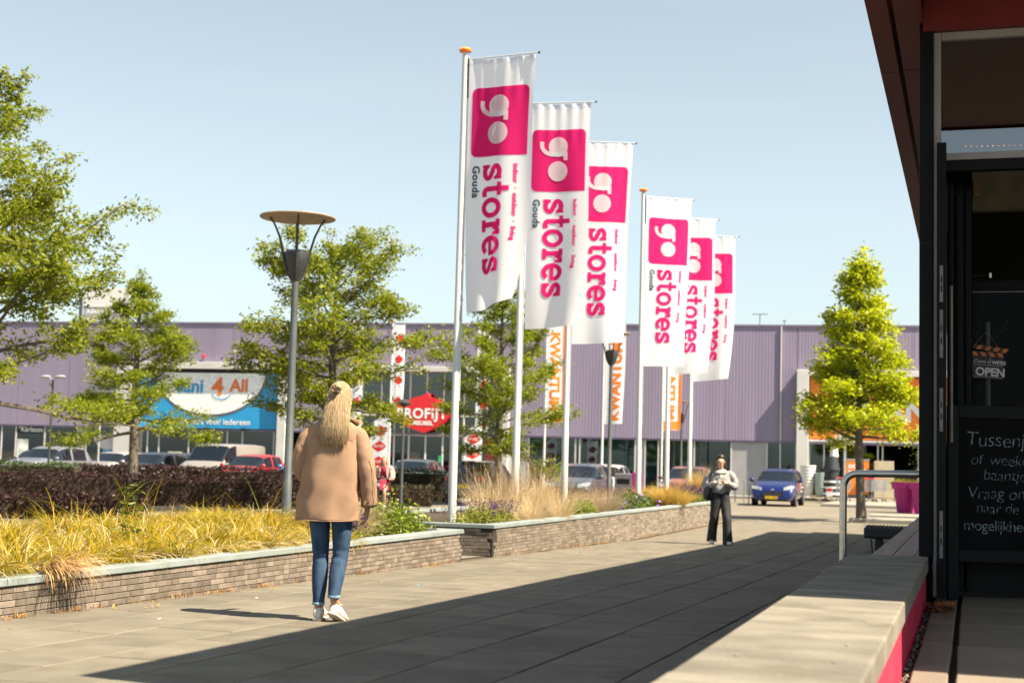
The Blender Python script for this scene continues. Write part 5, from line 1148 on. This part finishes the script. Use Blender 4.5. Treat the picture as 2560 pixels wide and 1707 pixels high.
def hand(J, E, w_, dirv, spread, sgn, tag_, curl=(0,0,-1), s=1.0):
    """palm and five fingers growing from wrist joint w_; dirv along the hand, spread across it"""
    d = Vector(dirv).normalized(); sp = Vector(spread).normalized(); cu = Vector(curl); p = Vector(J[w_][:3])+d*.045*s
    J[tag_+'palm'] = (*p, .021*s); E.append((w_, tag_+'palm')); p2 = p+d*.035*s; J[tag_+'palm2'] = (*p2, .02*s); E.append((tag_+'palm', tag_+'palm2'))
    for k, (off, ln) in enumerate(((-.028,.06),(-.010,.07),(.010,.066),(.027,.052))):
        a = p2+sp*off*s+d*.018*s; b = a+(d*.8+cu*.35).normalized()*ln*.55*s; c = b+(d*.4+cu*.8).normalized()*ln*.55*s
        for nm, v, r_ in (('a',a,.0088),('b',b,.008),('c',c,.0065)): J['%sf%d%s' % (tag_,k,nm)] = (*v, r_*s)
        E += [(tag_+'palm2','%sf%da' % (tag_,k)),('%sf%da' % (tag_,k),'%sf%db' % (tag_,k)),('%sf%db' % (tag_,k),'%sf%dc' % (tag_,k))]
    a = p-sp*.03*s*sgn+d*.008*s+cu*.006; b = a+(d*.8-sp*.5*sgn+cu*.3).normalized()*.035*s; J[tag_+'t1'] = (*a,.011*s); J[tag_+'t2'] = (*b,.0085*s); E += [(tag_+'palm',tag_+'t1'),(tag_+'t1',tag_+'t2')]
mt['skin'] = M('skin', (.42,.24,.17), .5, 0, .05, 12, .05, 200, spec=.35)
mt['coat'] = M('camel_wool', (.315,.20,.132), .9, 0, .07, 9, .35, 420, spec=.15)
mt['denim'] = M('blue_denim', (.018,.040,.082), .8, 0, .14, 7, .25, 500, col2=(.045,.085,.15), spec=.2, stretch=(3,3,1))
mt['sneaker'] = M('white_leather', (.55,.53,.5), .5, 0, .06, 12, .05, 80); mt['sole'] = M('shoe_sole', (.50,.45,.38), .8, 0, .12, 20)
mt['hair_blond'] = MR('blond_hair', [(.38,.265,.145),(.47,.35,.205),(.24,.15,.07),(.55,.43,.28),(.41,.295,.165)], .32, .12, .5)
mt['hair_dark'] = MR('dark_hair', [(.022,.013,.009),(.045,.024,.014),(.015,.009,.007)], .3, .05, .5)
mt['hair_light'] = MR('light_brown_hair', [(.30,.18,.08),(.42,.27,.13),(.22,.12,.05)], .4, .1, .4)
def shoe(par, x, y, z, yaw, pitch, s=1.0, name='shoe', mat='sneaker'):
    """sneaker: toe toward +y"""
    o = thing('tmp', None, None); bpy.data.objects.remove(o)
    M_ = Matrix.Translation((x,y,z)) @ Matrix.Rotation(yaw,4,'Z') @ Matrix.Rotation(pitch,4,'X') @ Matrix.Scale(s,4)
    def ring(yy_, w_, z0, z1, n=16):
        r_ = []
        for k in range(n):
            th = 2*math.pi*k/n; c, sn = math.cos(th), math.sin(th); e = (abs(c)**3+abs(sn)**3)**(-1/3); r_.append(tuple(M_ @ Vector((w_*c*e, yy_, (z0+z1)/2+(z1-z0)/2*sn*e))))
        return r_
    up_ = MB().rings([ring(-.085,.022,.03,.075),ring(-.078,.031,.022,.095),ring(-.04,.036,.022,.105),ring(0,.038,.022,.095),ring(.05,.042,.022,.082),ring(.10,.044,.022,.062),ring(.145,.038,.022,.05),ring(.17,.022,.024,.04)])
    u = up_.build(name, mt[mat], par, smooth=2)
    MB().rings([ring(-.092,.026,.0,.03),ring(-.08,.036,.0,.031),ring(-.02,.040,.0,.028),ring(.06,.046,.0,.026),ring(.12,.047,.0,.026),ring(.165,.034,.004,.026),ring(.18,.018,.008,.024)]).build('sole', mt['sole'] if mat == 'sneaker' else mt['black'], u, smooth=2)
    for k in range(4): yy_ = .02+k*.022; MB().tube([tuple(M_ @ Vector((-.022,yy_,.094-k*.0085))), tuple(M_ @ Vector((0,yy_,.1-k*.0085))), tuple(M_ @ Vector((.022,yy_,.094-k*.0085)))], .003*s, 5).build('lace', mt['white'], u)
    MB().rings([ring(-.05,.030,.09,.104),ring(-.02,.033,.098,.112),ring(.01,.030,.098,.110)]).build('collar', M('shoe_lining', (.62,.55,.42), .8), u, smooth=2)
    return u
# ---------------- woman in the camel coat, seen from behind, mid stride
wm = thing('person', 'woman with long blonde hair in a camel coat and jeans walking away', 'person', (-4.43, 9.47, zg(-4.43,9.47)), R(11))
J = {'pelvis':(0,0,.92,.10),'spine':(.01,0,1.12,.10),'chest':(.015,0,1.30,.11),'neck':(.03,.0,1.45,.047),'jaw':(.04,.025,1.535,.058),'head':(.045,.012,1.62,.082),'crown':(.045,0,1.685,.055),
     'ls':(-.15,0,1.37,.05),'le':(-.235,0,1.10,.038),'lw':(-.17,.24,1.02,.026),'rs':(.18,0,1.37,.05),'re':(.25,.0,1.09,.038),'rw':(.262,.06,.845,.025),
     'lh':(-.085,0,.87,.075),'lk':(-.06,.03,.47,.052),'la':(-.052,-.03,.105,.034),'lb':(-.055,.05,.05,.03),'rh':(.095,0,.87,.075),'rk':(.085,.03,.48,.052),'ra':(.072,-.085,.165,.034),'rb':(.092,-.02,.09,.03)}
E_ = [('pelvis','spine'),('spine','chest'),('chest','neck'),('neck','jaw'),('jaw','head'),('head','crown'),('chest','ls'),('ls','le'),('le','lw'),('chest','rs'),('rs','re'),('re','rw'),('pelvis','lh'),('lh','lk'),('lk','la'),('la','lb'),('pelvis','rh'),('rh','rk'),('rk','ra'),('ra','rb')]
hand(J, E_, 'lw', (.3,.9,.1), (0,0,1), 1, 'L', (.6,.3,0)); hand(J, E_, 'rw', (-.05,.18,-.97), (0,1,.1), -1, 'R', (-.7,.25,-.1))
skin('body', J, E_, mt['skin'], wm, 'pelvis')
MB().lathe_ell((.045,.105,1.588), (.014,.02,.02), 8, 6).build('nose', mt['skin'], wm, smooth=True)
cfold = lambda th, z: (.036*math.sin(th*5+z*4)+.022*math.sin(th*9-z*7+1)+.016*math.sin(th*3+z*26)+.010*math.sin(th*7-z*40))*max(.2, min(1, (1.32-z)/.45))
cm = MB()
lofted([(-.018,.0,.715,.222,.150),(-.016,0,.78,.222,.152),(-.010,0,.90,.218,.148),(-.004,0,1.02,.212,.145),(.004,0,1.14,.207,.140),(.010,0,1.25,.205,.128),(.014,0,1.33,.202,.114),(.018,.0,1.39,.185,.098),(.024,.002,1.432,.130,.084),(.03,.004,1.46,.066,.070)], 56, 44, cfold, cm, True, 2.35)
cb = cm.build('coat', mt['coat'], wm, smooth=2)
sm_ = MB(); sleeve([(.150,0,1.375),(.205,-.005,1.32),(.238,-.008,1.20),(.262,-.004,1.08),(.274,.022,.96),(.276,.05,.825)], [.050,.064,.068,.066,.062,.058], sm_, 20, 26, .06, 3); sm_.build('sleeve', mt['coat'], cb, smooth=2)
sm_ = MB(); sleeve([(-.125,0,1.375),(-.180,-.005,1.32),(-.215,-.01,1.22),(-.228,-.01,1.10),(-.21,.06,1.03),(-.16,.20,1.01)], [.050,.064,.068,.066,.062,.058], sm_, 20, 26, .06, 4); sm_.build('sleeve', mt['coat'], cb, smooth=2)
MB().rings([[(.03+.066*math.cos(2*math.pi*k/24)*f, .004+.072*math.sin(2*math.pi*k/24)*f, z+.012*math.sin(2*math.pi*k/24)) for k in range(24)] for f, z in ((1.05,1.44),(1.12,1.475),(1.22,1.468),(1.5,1.425))], True, False).build('collar', mt['coat'], cb, smooth=2)
MB().add([(.13,-.05,1.448),(.20,-.045,1.425),(.215,.03,1.415),(.19,.05,1.43),(.12,.06,1.452),(.13,-.05,1.458),(.20,-.045,1.437),(.215,.03,1.427),(.19,.05,1.442),(.12,.06,1.462)],[(5,6,7,8,9),(0,1,6,5),(1,2,7,6),(2,3,8,7),(3,4,9,8),(4,0,5,9)]).build('collar_flap', mt['coat'], cb, fix=True)
seam = M('coat_seam', (.22,.115,.05), .9)
MB().tube([(.292,-.062,1.16),(.322,-.045,1.05),(.327,-.02,.94),(.322,.0,.85)], .0018, 4).build('sleeve_seam', seam, cb)
MB().tube([(-.17,-.09,1.315),(-.08,-.120,1.322),(.04,-.122,1.324),(.14,-.108,1.318),(.19,-.09,1.305)], .0016, 4).build('yoke_seam', seam, cb)
MB().box(.255,.30,-.018,-.010,.835,.875).build('cuff_tab', mt['coat'], cb); MB().tube([(.285,-.022,.855),(.285,-.018,.855)], .009, 10).build('button', M('horn_button', (.08,.05,.03), .4), cb)
MB().tube([(-.235,-.085,.722),(-.12,-.142,.717),(.0,-.158,.716),(.10,-.146,.717),(.19,-.092,.722)], .003, 4).build('hem', mt['coat'], cb)
jf = lambda th, z: .075*math.sin(z*105+th*1.6)*math.exp(-((z-.47)/.06)**2)*max(0,-math.sin(th)+.3)+.02*math.sin(z*60+th*2)*math.exp(-((z-.20)/.06)**2)
jm = MB()
lofted([(-.052,-.030,.118,.041,.045),(-.052,-.026,.17,.044,.047),(-.054,-.012,.27,.055,.060),(-.057,.0,.36,.058,.064),(-.060,.018,.46,.056,.060),(-.066,.012,.58,.066,.074),(-.074,.004,.70,.074,.088),(-.080,0,.84,.088,.105),(-.07,0,.93,.10,.115)], 24, 46, jf, jm, True)
lofted([(.072,-.082,.175,.041,.045),(.073,-.074,.22,.045,.048),(.077,-.045,.31,.056,.062),(.081,-.010,.40,.059,.064),(.086,.024,.48,.057,.060),(.090,.014,.60,.068,.076),(.092,.004,.72,.076,.09),(.092,0,.85,.090,.106),(.08,0,.93,.10,.115)], 24, 46, jf, jm, True)
jn = jm.build('jeans', mt['denim'], wm, smooth=2)
for (x, y, z) in ((-.052,-.030,.119),(.072,-.082,.176)): MB().rings([[(x+.0425*math.cos(2*math.pi*k/24)*f, y+.0465*math.sin(2*math.pi*k/24)*f, z+dz) for k in range(24)] for f, dz in ((1.0,-.004),(1.05,0),(1.05,.012),(1.0,.015))], True, False).build('turn_up', M('denim_hem', (.16,.26,.36), .8, 0, .2, 30), jn, smooth=2)
shoe(wm, -.053, .012, 0, R(2), 0, .98); shoe(wm, .082, -.045, .018, R(-14), R(-24), .98)
# hair: one flowing mass with fine streaks, thin locks lying on it and loose ends
HK = [(.045,-.135,1.265,.088,.016),(.045,-.137,1.32,.104,.026),(.045,-.130,1.39,.104,.038),(.045,-.108,1.46,.096,.052),(.045,-.068,1.53,.089,.076),(.045,-.022,1.60,.088,.092),(.045,-.006,1.66,.083,.090),(.045,-.004,1.70,.062,.068),(.045,-.004,1.725,.025,.03)]
HR = lerp_rows(HK, 60)
def hair_pt(th, z, k=1.0):
    i = float(np.interp(z, HR[:,2], np.arange(60))); j = min(int(i), 58); f = i-j; r_ = HR[j]*(1-f)+HR[j+1]*f
    return (r_[0]+r_[3]*math.cos(th)*k, r_[1]+r_[4]*math.sin(th)*k, z)
hm = MB(); lofted(HK, 64, 50, lambda th, z: (.045*math.sin(th*13+z*9)+.03*math.sin(th*31-z*14))*max(0,min(1,(1.66-z)/.2)), hm)
hb_ = hm.build('hair', M('blond_hair_mass', (.44,.31,.175), .38, 0, .2, 5, .6, 12, col2=(.17,.105,.05), stretch=(26,26,1.1), spec=.5), wm, smooth=2)
hs = MB(); qh = random.Random(5)
for i in range(1100):         # locks lying on the mass
    th = -math.pi/2+qh.gauss(0,.85); z0_ = qh.uniform(1.36,1.64); ln_ = qh.uniform(.10,.34); zb_ = max(z0_-ln_, qh.uniform(1.225,1.31)); dr = qh.gauss(0,.10); k0 = qh.uniform(1.0,1.06); p = []
    for k in range(7):
        f = k/6; z = z0_+(zb_-z0_)*f; x, y, _ = hair_pt(th+dr*f+.05*math.sin(f*5+i), max(z, 1.268), k0+.03*math.sin(f*4+i)); over = max(0, 1.268-z)
        p.append((x+(x-.045)*over*2.2, y-over*.1, z))
    r_ = qh.uniform(.0005,.0013); hs.tube(p, [r_*.3,r_,r_,r_,r_*.9,r_*.6,r_*.1], 4, True)
for i in range(300):         # swept back into the twist
    a = qh.uniform(-1.5,1.5); t0_ = qh.uniform(0,1); x0 = .045+.084*math.sin(a); y0 = .055*math.cos(a)*t0_-.01; z0_ = 1.725-.12*abs(math.sin(a))**1.5-.03*qh.random(); p = []
    for k in range(6):
        f = k/5; bow = math.sin(f*math.pi)
        p.append((x0+(.045-x0)*f+.018*bow*math.sin(a), y0+(-.108-y0)*f-.018*bow, z0_+(1.645-z0_)*f+.030*bow*(1-abs(math.sin(a))*.6)))
    r_ = qh.uniform(.0012,.003); hs.tube(p, [r_*.6,r_,r_,r_,r_*.8,r_*.5], 4)
for i in range(90):          # loose coil over the clip
    a = 2*math.pi*i/90; hs.tube([(.045+.036*math.cos(a+k*.5),-.104-.014*k/3+.01*math.sin(a*3),1.668+.028*math.sin(a+k*.5)) for k in range(4)], [.001,.003,.003,.0008], 4)
for i in range(50):          # fly-away hairs
    a = qh.uniform(-1.4,1.4); z = qh.uniform(1.35,1.68); x, y, _ = hair_pt(-math.pi/2+a, z, 1.02); d = qh.uniform(.01,.035)
    hs.tube([(x,y,z),(x+math.sin(a)*d,y-d*.3,z-.03),(x+math.sin(a)*d*1.2,y-d*.2,z-.08)], [.0007,.0006,.0002], 3)
np_ = hs.build('locks', mt['hair_blond'], hb_, smooth=2)
MB().lathe_ell((.05,-.130,1.638), (.024,.010,.011), 10, 6).build('hair_clip', M('clip', (.05,.03,.02), .4), hb_, smooth=True)
# ---------------- woman looking at her phone, coming toward the camera
w2 = thing('person', 'woman in light grey jacket and black trousers looking at her phone', 'person', (-4.52, 26.85, zg(-4.52,26.85)), R(197))
J = {'pelvis':(0,0,.92,.10),'spine':(0,0,1.10,.095),'chest':(0,0,1.27,.105),'neck':(0,.01,1.42,.045),'jaw':(.012,.055,1.485,.054),'head':(.008,.035,1.57,.080),'crown':(.004,.015,1.63,.058),
     'ls':(-.16,0,1.35,.05),'le':(-.25,-.02,1.09,.036),'lw':(-.09,.20,1.16,.025),'rs':(.16,0,1.35,.05),'re':(.25,-.02,1.09,.036),'rw':(.09,.20,1.16,.025),
     'lh':(-.09,0,.87,.075),'lk':(-.115,.12,.47,.05),'la':(-.125,.15,.09,.032),'rh':(.09,0,.87,.075),'rk':(.115,.0,.47,.05),'ra':(.125,-.17,.13,.032)}
E_ = [('pelvis','spine'),('spine','chest'),('chest','neck'),('neck','jaw'),('jaw','head'),('head','crown'),('chest','ls'),('ls','le'),('le','lw'),('chest','rs'),('rs','re'),('re','rw'),('pelvis','lh'),('lh','lk'),('lk','la'),('pelvis','rh'),('rh','rk'),('rk','ra')]
hand(J, E_, 'lw', (.7,.6,.1), (0,.3,1), 1, 'L', (.3,.5,.3)); hand(J, E_, 'rw', (-.7,.6,.1), (0,.3,1), 1, 'R', (-.3,.5,.3))
skin('body', J, E_, M('skin_tan', (.60,.38,.28), .5, 0, .05, 12, spec=.35), w2, 'pelvis')
hd = Vector((.010,.05,1.535))
MB().lathe_ell((hd.x,hd.y+.068,hd.z-.005), (.012,.018,.022), 8, 6).build('nose', mt['skin'], w2, smooth=True); MB().lathe_ell((hd.x,hd.y+.062,hd.z-.048), (.022,.008,.006), 8, 5).build('lips', M('lips', (.42,.10,.09), .4), w2, smooth=True)
for s in (-1,1):
    MB().lathe_ell((hd.x+s*.032,hd.y+.056,hd.z+.018), (.013,.006,.006), 8, 5).build('eye', mt['black'], w2); MB().lathe_ell((hd.x+s*.078,hd.y-.02,hd.z+.005), (.012,.02,.03), 8, 6).build('ear', mt['skin'], w2, smooth=True)
gm_ = MB()
for s in (-1,1): gm_.tube([(hd.x+s*.034+.026*math.cos(2*math.pi*k/12),hd.y+.072-.008*abs(math.cos(2*math.pi*k/12)),hd.z+.012+.023*math.sin(2*math.pi*k/12)) for k in range(13)], .0016, 5); gm_.tube([(hd.x+s*.058,hd.y+.066,hd.z+.02),(hd.x+s*.082,hd.y-.02,hd.z+.022)], .0025, 4)
gm_.build('glasses', mt['black'], w2)
hm = MB(); lofted([(.006,-.045,1.48,.066,.045),(.006,-.025,1.54,.090,.066),(.006,-.006,1.59,.094,.086),(.006,.010,1.64,.088,.090),(.006,.012,1.68,.060,.064),(.006,.012,1.70,.015,.015)], 24, 18, None, hm); hb2 = hm.build('hair', M('dark_hair_base', (.03,.017,.011), .35, 0, .2, 20, stretch=(8,8,1)), w2, smooth=2)
hs = MB()
for i in range(70): a = qh.uniform(0,6.28); hs.tube([(.0+.01*math.cos(a),-.075,1.64+.01*math.sin(a)),(-.045+.02*math.cos(a),-.125,1.655),(-.085+.03*math.cos(a),-.14,1.56),(-.105+.035*math.cos(a),-.13,1.46),(-.13+.035*math.cos(a)+qh.gauss(0,.01),-.12,1.36+qh.uniform(-.04,.05))], [.003,.006,.007,.006,.001], 4)
hs.build('ponytail', mt['hair_dark'], hb2, smooth=2)
jk = M('light_grey_jacket', (.27,.275,.285), .75, 0, .10, 7, .5, 24, spec=.25)
kf = lambda th, z: .035*math.sin(th*4+z*21)+.022*math.sin(th*7-z*30)
cm = MB(); lofted([(0,0,.955,.155,.115),(0,0,.985,.185,.135),(0,0,1.06,.195,.14),(0,0,1.18,.195,.138),(0,0,1.27,.192,.126),(0,0,1.34,.168,.105),(0,.0,1.372,.115,.085),(0,.0,1.395,.075,.068)], 40, 34, kf, cm, True, 2.3); jb = cm.build('jacket', jk, w2, smooth=2)
for s in (-1,1):
    sm_ = MB(); sleeve([(s*.13,0,1.345),(s*.20,-.01,1.30),(s*.255,-.02,1.19),(s*.275,-.02,1.09),(s*.21,.09,1.095),(s*.105,.19,1.16)], [.055,.078,.078,.076,.068,.045], sm_, 18, 24, .10, 10+s); sm_.build('sleeve', jk, jb, smooth=2)
MB().rings([[(.085*math.cos(2*math.pi*k/24)*f, .01+.08*math.sin(2*math.pi*k/24)*f, z-.02*math.sin(2*math.pi*k/24)) for k in range(24)] for f, z in ((1.0,1.375),(1.15,1.405),(1.3,1.395),(1.65,1.36))], True, False).build('collar', jk, jb, smooth=2)
MB().add([(-.035,.115,1.36),(.035,.115,1.36),(.02,.137,1.25),(-.02,.137,1.25)],[(0,1,2,3)]).build('shirt', M('cream_shirt', (.62,.55,.45), .8), w2)
MB().box(.03,.14,.128,.139,1.235,1.26).build('chest_patch', mt['grey'], jb)
tf = lambda th, z: .03*math.sin(th*3+z*8)+.05*math.sin(z*24+th)*math.exp(-((z-.5)/.12)**2)*.6
blk = M('black_trousers', (.022,.024,.028), .7, 0, .15, 9, .2, 60, spec=.3)
pm_ = MB(); lofted([(-.130,.15,.015,.098,.11),(-.128,.145,.12,.092,.105),(-.122,.13,.30,.086,.097),(-.113,.115,.48,.085,.096),(-.10,.06,.66,.093,.105),(-.08,0,.84,.105,.12),(-.05,0,1.0,.11,.12)], 24, 36, tf, pm_); lofted([(.130,-.17,.05,.098,.11),(.128,-.155,.14,.092,.105),(.122,-.08,.30,.086,.097),(.113,.0,.48,.086,.096),(.093,.005,.66,.093,.105),(.08,0,.84,.105,.12),(.05,0,1.0,.11,.12)], 24, 36, tf, pm_)
pm_.build('trousers', blk, w2, smooth=2)
shoe(w2, -.13, .19, 0, R(10), R(4), .95); shoe(w2, .13, -.15, .03, R(-8), R(-14), .95)
ph_ = thing('phone', 'dark phone held in both hands by the woman in the grey jacket', 'phone', (w2.location.x+.04, w2.location.y-.30, w2.location.z+1.18), R(197)); MB().box(-.036,.036,-.005,.005,-.07,.07).build('phone_body', mt['black'], ph_, bevel=.004); MB().box(-.032,.032,-.0065,-.0052,-.064,.064).build('screen', mt['grey'], ph_); ph_.rotation_euler = (R(-40),0,R(17))
bg_ = thing('shoulder_bag', 'black slouchy shoulder bag hanging at the hip of the phone woman', 'bag', (w2.location.x, w2.location.y, w2.location.z), R(197))
bm_ = MB(); lofted([(.235,.06,.82,.07,.10),(.25,.06,.86,.085,.135),(.252,.06,.94,.085,.135),(.245,.05,1.04,.07,.115),(.238,.04,1.12,.035,.08),(.235,.04,1.15,.02,.05)], 24, 20, lambda th, z: .05*math.sin(th*3+z*20), bm_); bm_.build('bag_body', M('black_leather', (.010,.010,.011), .4, 0, .1, 10, .2, 30), bg_, smooth=2)
MB().tube([(.235,.10,1.12),(.215,.135,1.24),(.165,.10,1.38),(.135,.0,1.425),(.165,-.08,1.37),(.22,-.03,1.2),(.235,-.0,1.13)], .017, 6).build('strap', mt['black'], bg_, smooth=True)
# ---------------- girl on a bicycle
gx, gy_ = -13.75, 32.35; gz = zg(gx, gy_)
bk_ = thing('bicycle', 'dark city bicycle ridden by the woman in the red dress', 'bicycle', (gx, gy_, gz), R(188))
for y_, nm in ((.52,'front_wheel'),(-.5,'rear_wheel')):
    wh = MB().tube([(0,y_+.32*math.cos(2*math.pi*k/28),.33+.32*math.sin(2*math.pi*k/28)) for k in range(29)], .018, 8, False).build(nm, mt['tyre'], bk_, smooth=True); spk = MB()
    for k in range(18): a = 2*math.pi*k/18; spk.tube([(0,y_,.33),(0,y_+.3*math.cos(a),.33+.3*math.sin(a))], .0015, 3)
    spk.build('spokes', mt['wire'], wh)
fm = MB(); fm.tube([(0,.52,.33),(0,.38,.92)], .016, 8).tube([(0,.40,.82),(0,-.02,.42),(0,-.12,.30)], .018, 8).tube([(0,-.12,.30),(0,-.22,.82)], .016, 8).tube([(0,-.12,.30),(0,-.5,.33),(0,-.2,.68)], .012, 6); fm.build('frame', M('bike_green', (.02,.05,.045), .4), bk_, smooth=True)
MB().tube([(-.30,.24,1.01),(-.26,.34,1.02),(-.1,.38,.98),(0,.38,.93),(.1,.38,.98),(.26,.34,1.02),(.30,.24,1.01)], .012, 8).build('handlebar', mt['steel'], bk_, smooth=True); MB().lathe_ell((0,-.24,.85), (.09,.13,.05), 12, 6).build('saddle', mt['black'], bk_, smooth=True); MB().lathe([(.05,0),(.055,.05),(.02,.08)], 12, (0,.44,.80)).build('headlamp', mt['lampg'], bk_)
MB().tube([(0,.72,.70),(0,.52,.71),(0,.34,.60)], .022, 6).build('mudguard', mt['black'], bk_)
w3 = thing('person', 'woman in a red dress and pale pink jacket riding a bicycle', 'person', (gx, gy_, gz), R(188))
J = {'pelvis':(0,-.20,.92,.09),'spine':(0,-.19,1.06,.09),'chest':(0,-.15,1.20,.095),'neck':(0,-.13,1.315,.04),'jaw':(0,-.095,1.36,.05),'head':(0,-.105,1.435,.074),'crown':(0,-.115,1.49,.052),'ls':(-.15,-.14,1.26,.042),'le':(-.22,-.02,1.06,.032),'lw':(-.27,.20,.99,.023),'rs':(.15,-.14,1.26,.042),'re':(.23,-.14,1.02,.032),'rw':(.25,-.08,.80,.023),
     'lh':(-.09,-.14,.88,.075),'lk':(-.10,.22,.72,.056),'la':(-.09,.10,.34,.034),'lb':(-.09,.20,.27,.03),'rh':(.09,-.14,.88,.075),'rk':(.10,.20,.60,.056),'ra':(.09,-.02,.22,.034),'rb':(.09,.09,.16,.03)}
E_ = [('pelvis','spine'),('spine','chest'),('chest','neck'),('neck','jaw'),('jaw','head'),('head','crown'),('chest','ls'),('ls','le'),('le','lw'),('chest','rs'),('rs','re'),('re','rw'),('pelvis','lh'),('lh','lk'),('lk','la'),('la','lb'),('pelvis','rh'),('rh','rk'),('rk','ra'),('ra','rb')]
hand(J, E_, 'lw', (0,.8,.1), (1,0,0), 1, 'L', (0,.2,-.8)); hand(J, E_, 'rw', (.1,.2,-.95), (0,1,0), 1, 'R', (-.5,.2,-.2))
skin('body', J, E_, M('skin_fair', (.48,.29,.22), .5, 0, .05, 12), w3, 'pelvis')
MB().lathe_ell((0,-.025,1.415), (.011,.016,.018), 8, 6).build('nose', mt['skin'], w3, smooth=True); MB().lathe_ell((0,-.038,1.372), (.024,.008,.007), 8, 5).build('smile', M('smile', (.60,.25,.22), .4), w3)
for s in (-1,1): MB().lathe_ell((s*.028,-.042,1.438), (.012,.006,.005), 8, 5).build('eye', mt['black'], w3)
rd = M('red_dress', (.26,.008,.035), .75, 0, .10, 8, .2, 80)
dm = MB(); lofted([(0,.03,.70,.165,.20),(0,-.04,.80,.165,.20),(0,-.14,.90,.155,.16),(0,-.19,1.0,.125,.115),(0,-.18,1.08,.125,.112),(0,-.155,1.17,.140,.118),(0,-.14,1.25,.125,.095),(0,-.135,1.30,.055,.055)], 32, 30, lambda th, z: .03*math.sin(th*5+z*16), dm); ds_ = dm.build('dress', rd, w3, smooth=2)
MB().rings([[(.128*math.cos(2*math.pi*k/28), -.188+.116*math.sin(2*math.pi*k/28), z) for k in range(28)] for z in (1.015,1.045)], True, False).build('belt', M('white_belt', (.6,.56,.52), .6), ds_)
pk = M('pale_pink_jacket', (.44,.26,.25), .8, 0, .12, 9, .4, 30)
for s in (-1,1):
    sm_ = MB(); sleeve([(s*.10,-.13,1.27),(s*.165,-.14,1.25),(s*.215,-.12,1.15),(s*.235,-.06,1.06),(s*.25,.04,1.01),(s*.262,.13,.985)] if s < 0 else [(.10,-.13,1.27),(.165,-.14,1.25),(.215,-.145,1.15),(.238,-.14,1.04),(.25,-.11,.93),(.254,-.095,.86)], [.05,.066,.066,.062,.058,.05], sm_, 16, 22, .10, 30+s); sm_.build('jacket_sleeve', pk, w3, smooth=2)
    MB().add([(s*.05,-.105,1.31),(s*.15,-.10,1.27),(s*.165,-.11,1.02),(s*.10,-.055,1.0),(s*.075,-.045,1.15),(s*.05,-.095,1.325),(s*.155,-.085,1.28),(s*.175,-.10,1.02),(s*.105,-.04,1.0),(s*.078,-.03,1.15)],[(0,1,2,3,4),(5,6,7,8,9),(0,1,6,5),(1,2,7,6),(2,3,8,7),(3,4,9,8),(4,0,5,9)]).build('jacket_front', pk, w3, fix=True)
lofted([(0,-.20,1.0,.17,.10),(0,-.215,1.12,.172,.095),(0,-.19,1.24,.165,.075),(0,-.165,1.30,.09,.05)], 24, 16, lambda th, z: .04*math.sin(th*6+z*22), MB()).build('jacket_back', pk, w3, smooth=2)
hm = MB(); lofted([(0,-.16,1.20,.075,.03),(0,-.165,1.30,.085,.05),(0,-.145,1.40,.082,.062),(0,-.128,1.47,.076,.066),(0,-.122,1.515,.048,.05),(0,-.12,1.53,.012,.012)], 20, 16, None, hm); hb3 = hm.build('hair', M('light_hair_base', (.28,.16,.07), .5, 0, .2, 20, stretch=(8,8,1)), w3, smooth=2)
hs = MB()
for i in range(120):
    s = 1 if i % 3 else -1; a = qh.uniform(0,1); hs.tube([(s*.02*a,-.09,1.525),(s*(.062+.012*a),-.085-.03*a,1.46),(s*(.075+.02*a),-.10-.04*a,1.36),(s*(.085+.04*a)+.03*a,-.12,1.26),(s*(.09+.05*a)+.07*a,-.14,1.16+qh.uniform(-.06,.05))], [.003,.005,.005,.004,.001], 4)
hs.build('locks', mt['hair_light'], hb3, smooth=2)
shoe(w3, -.09, .16, .24, 0, R(-10), .9); shoe(w3, .09, .05, .13, 0, R(-5), .9)
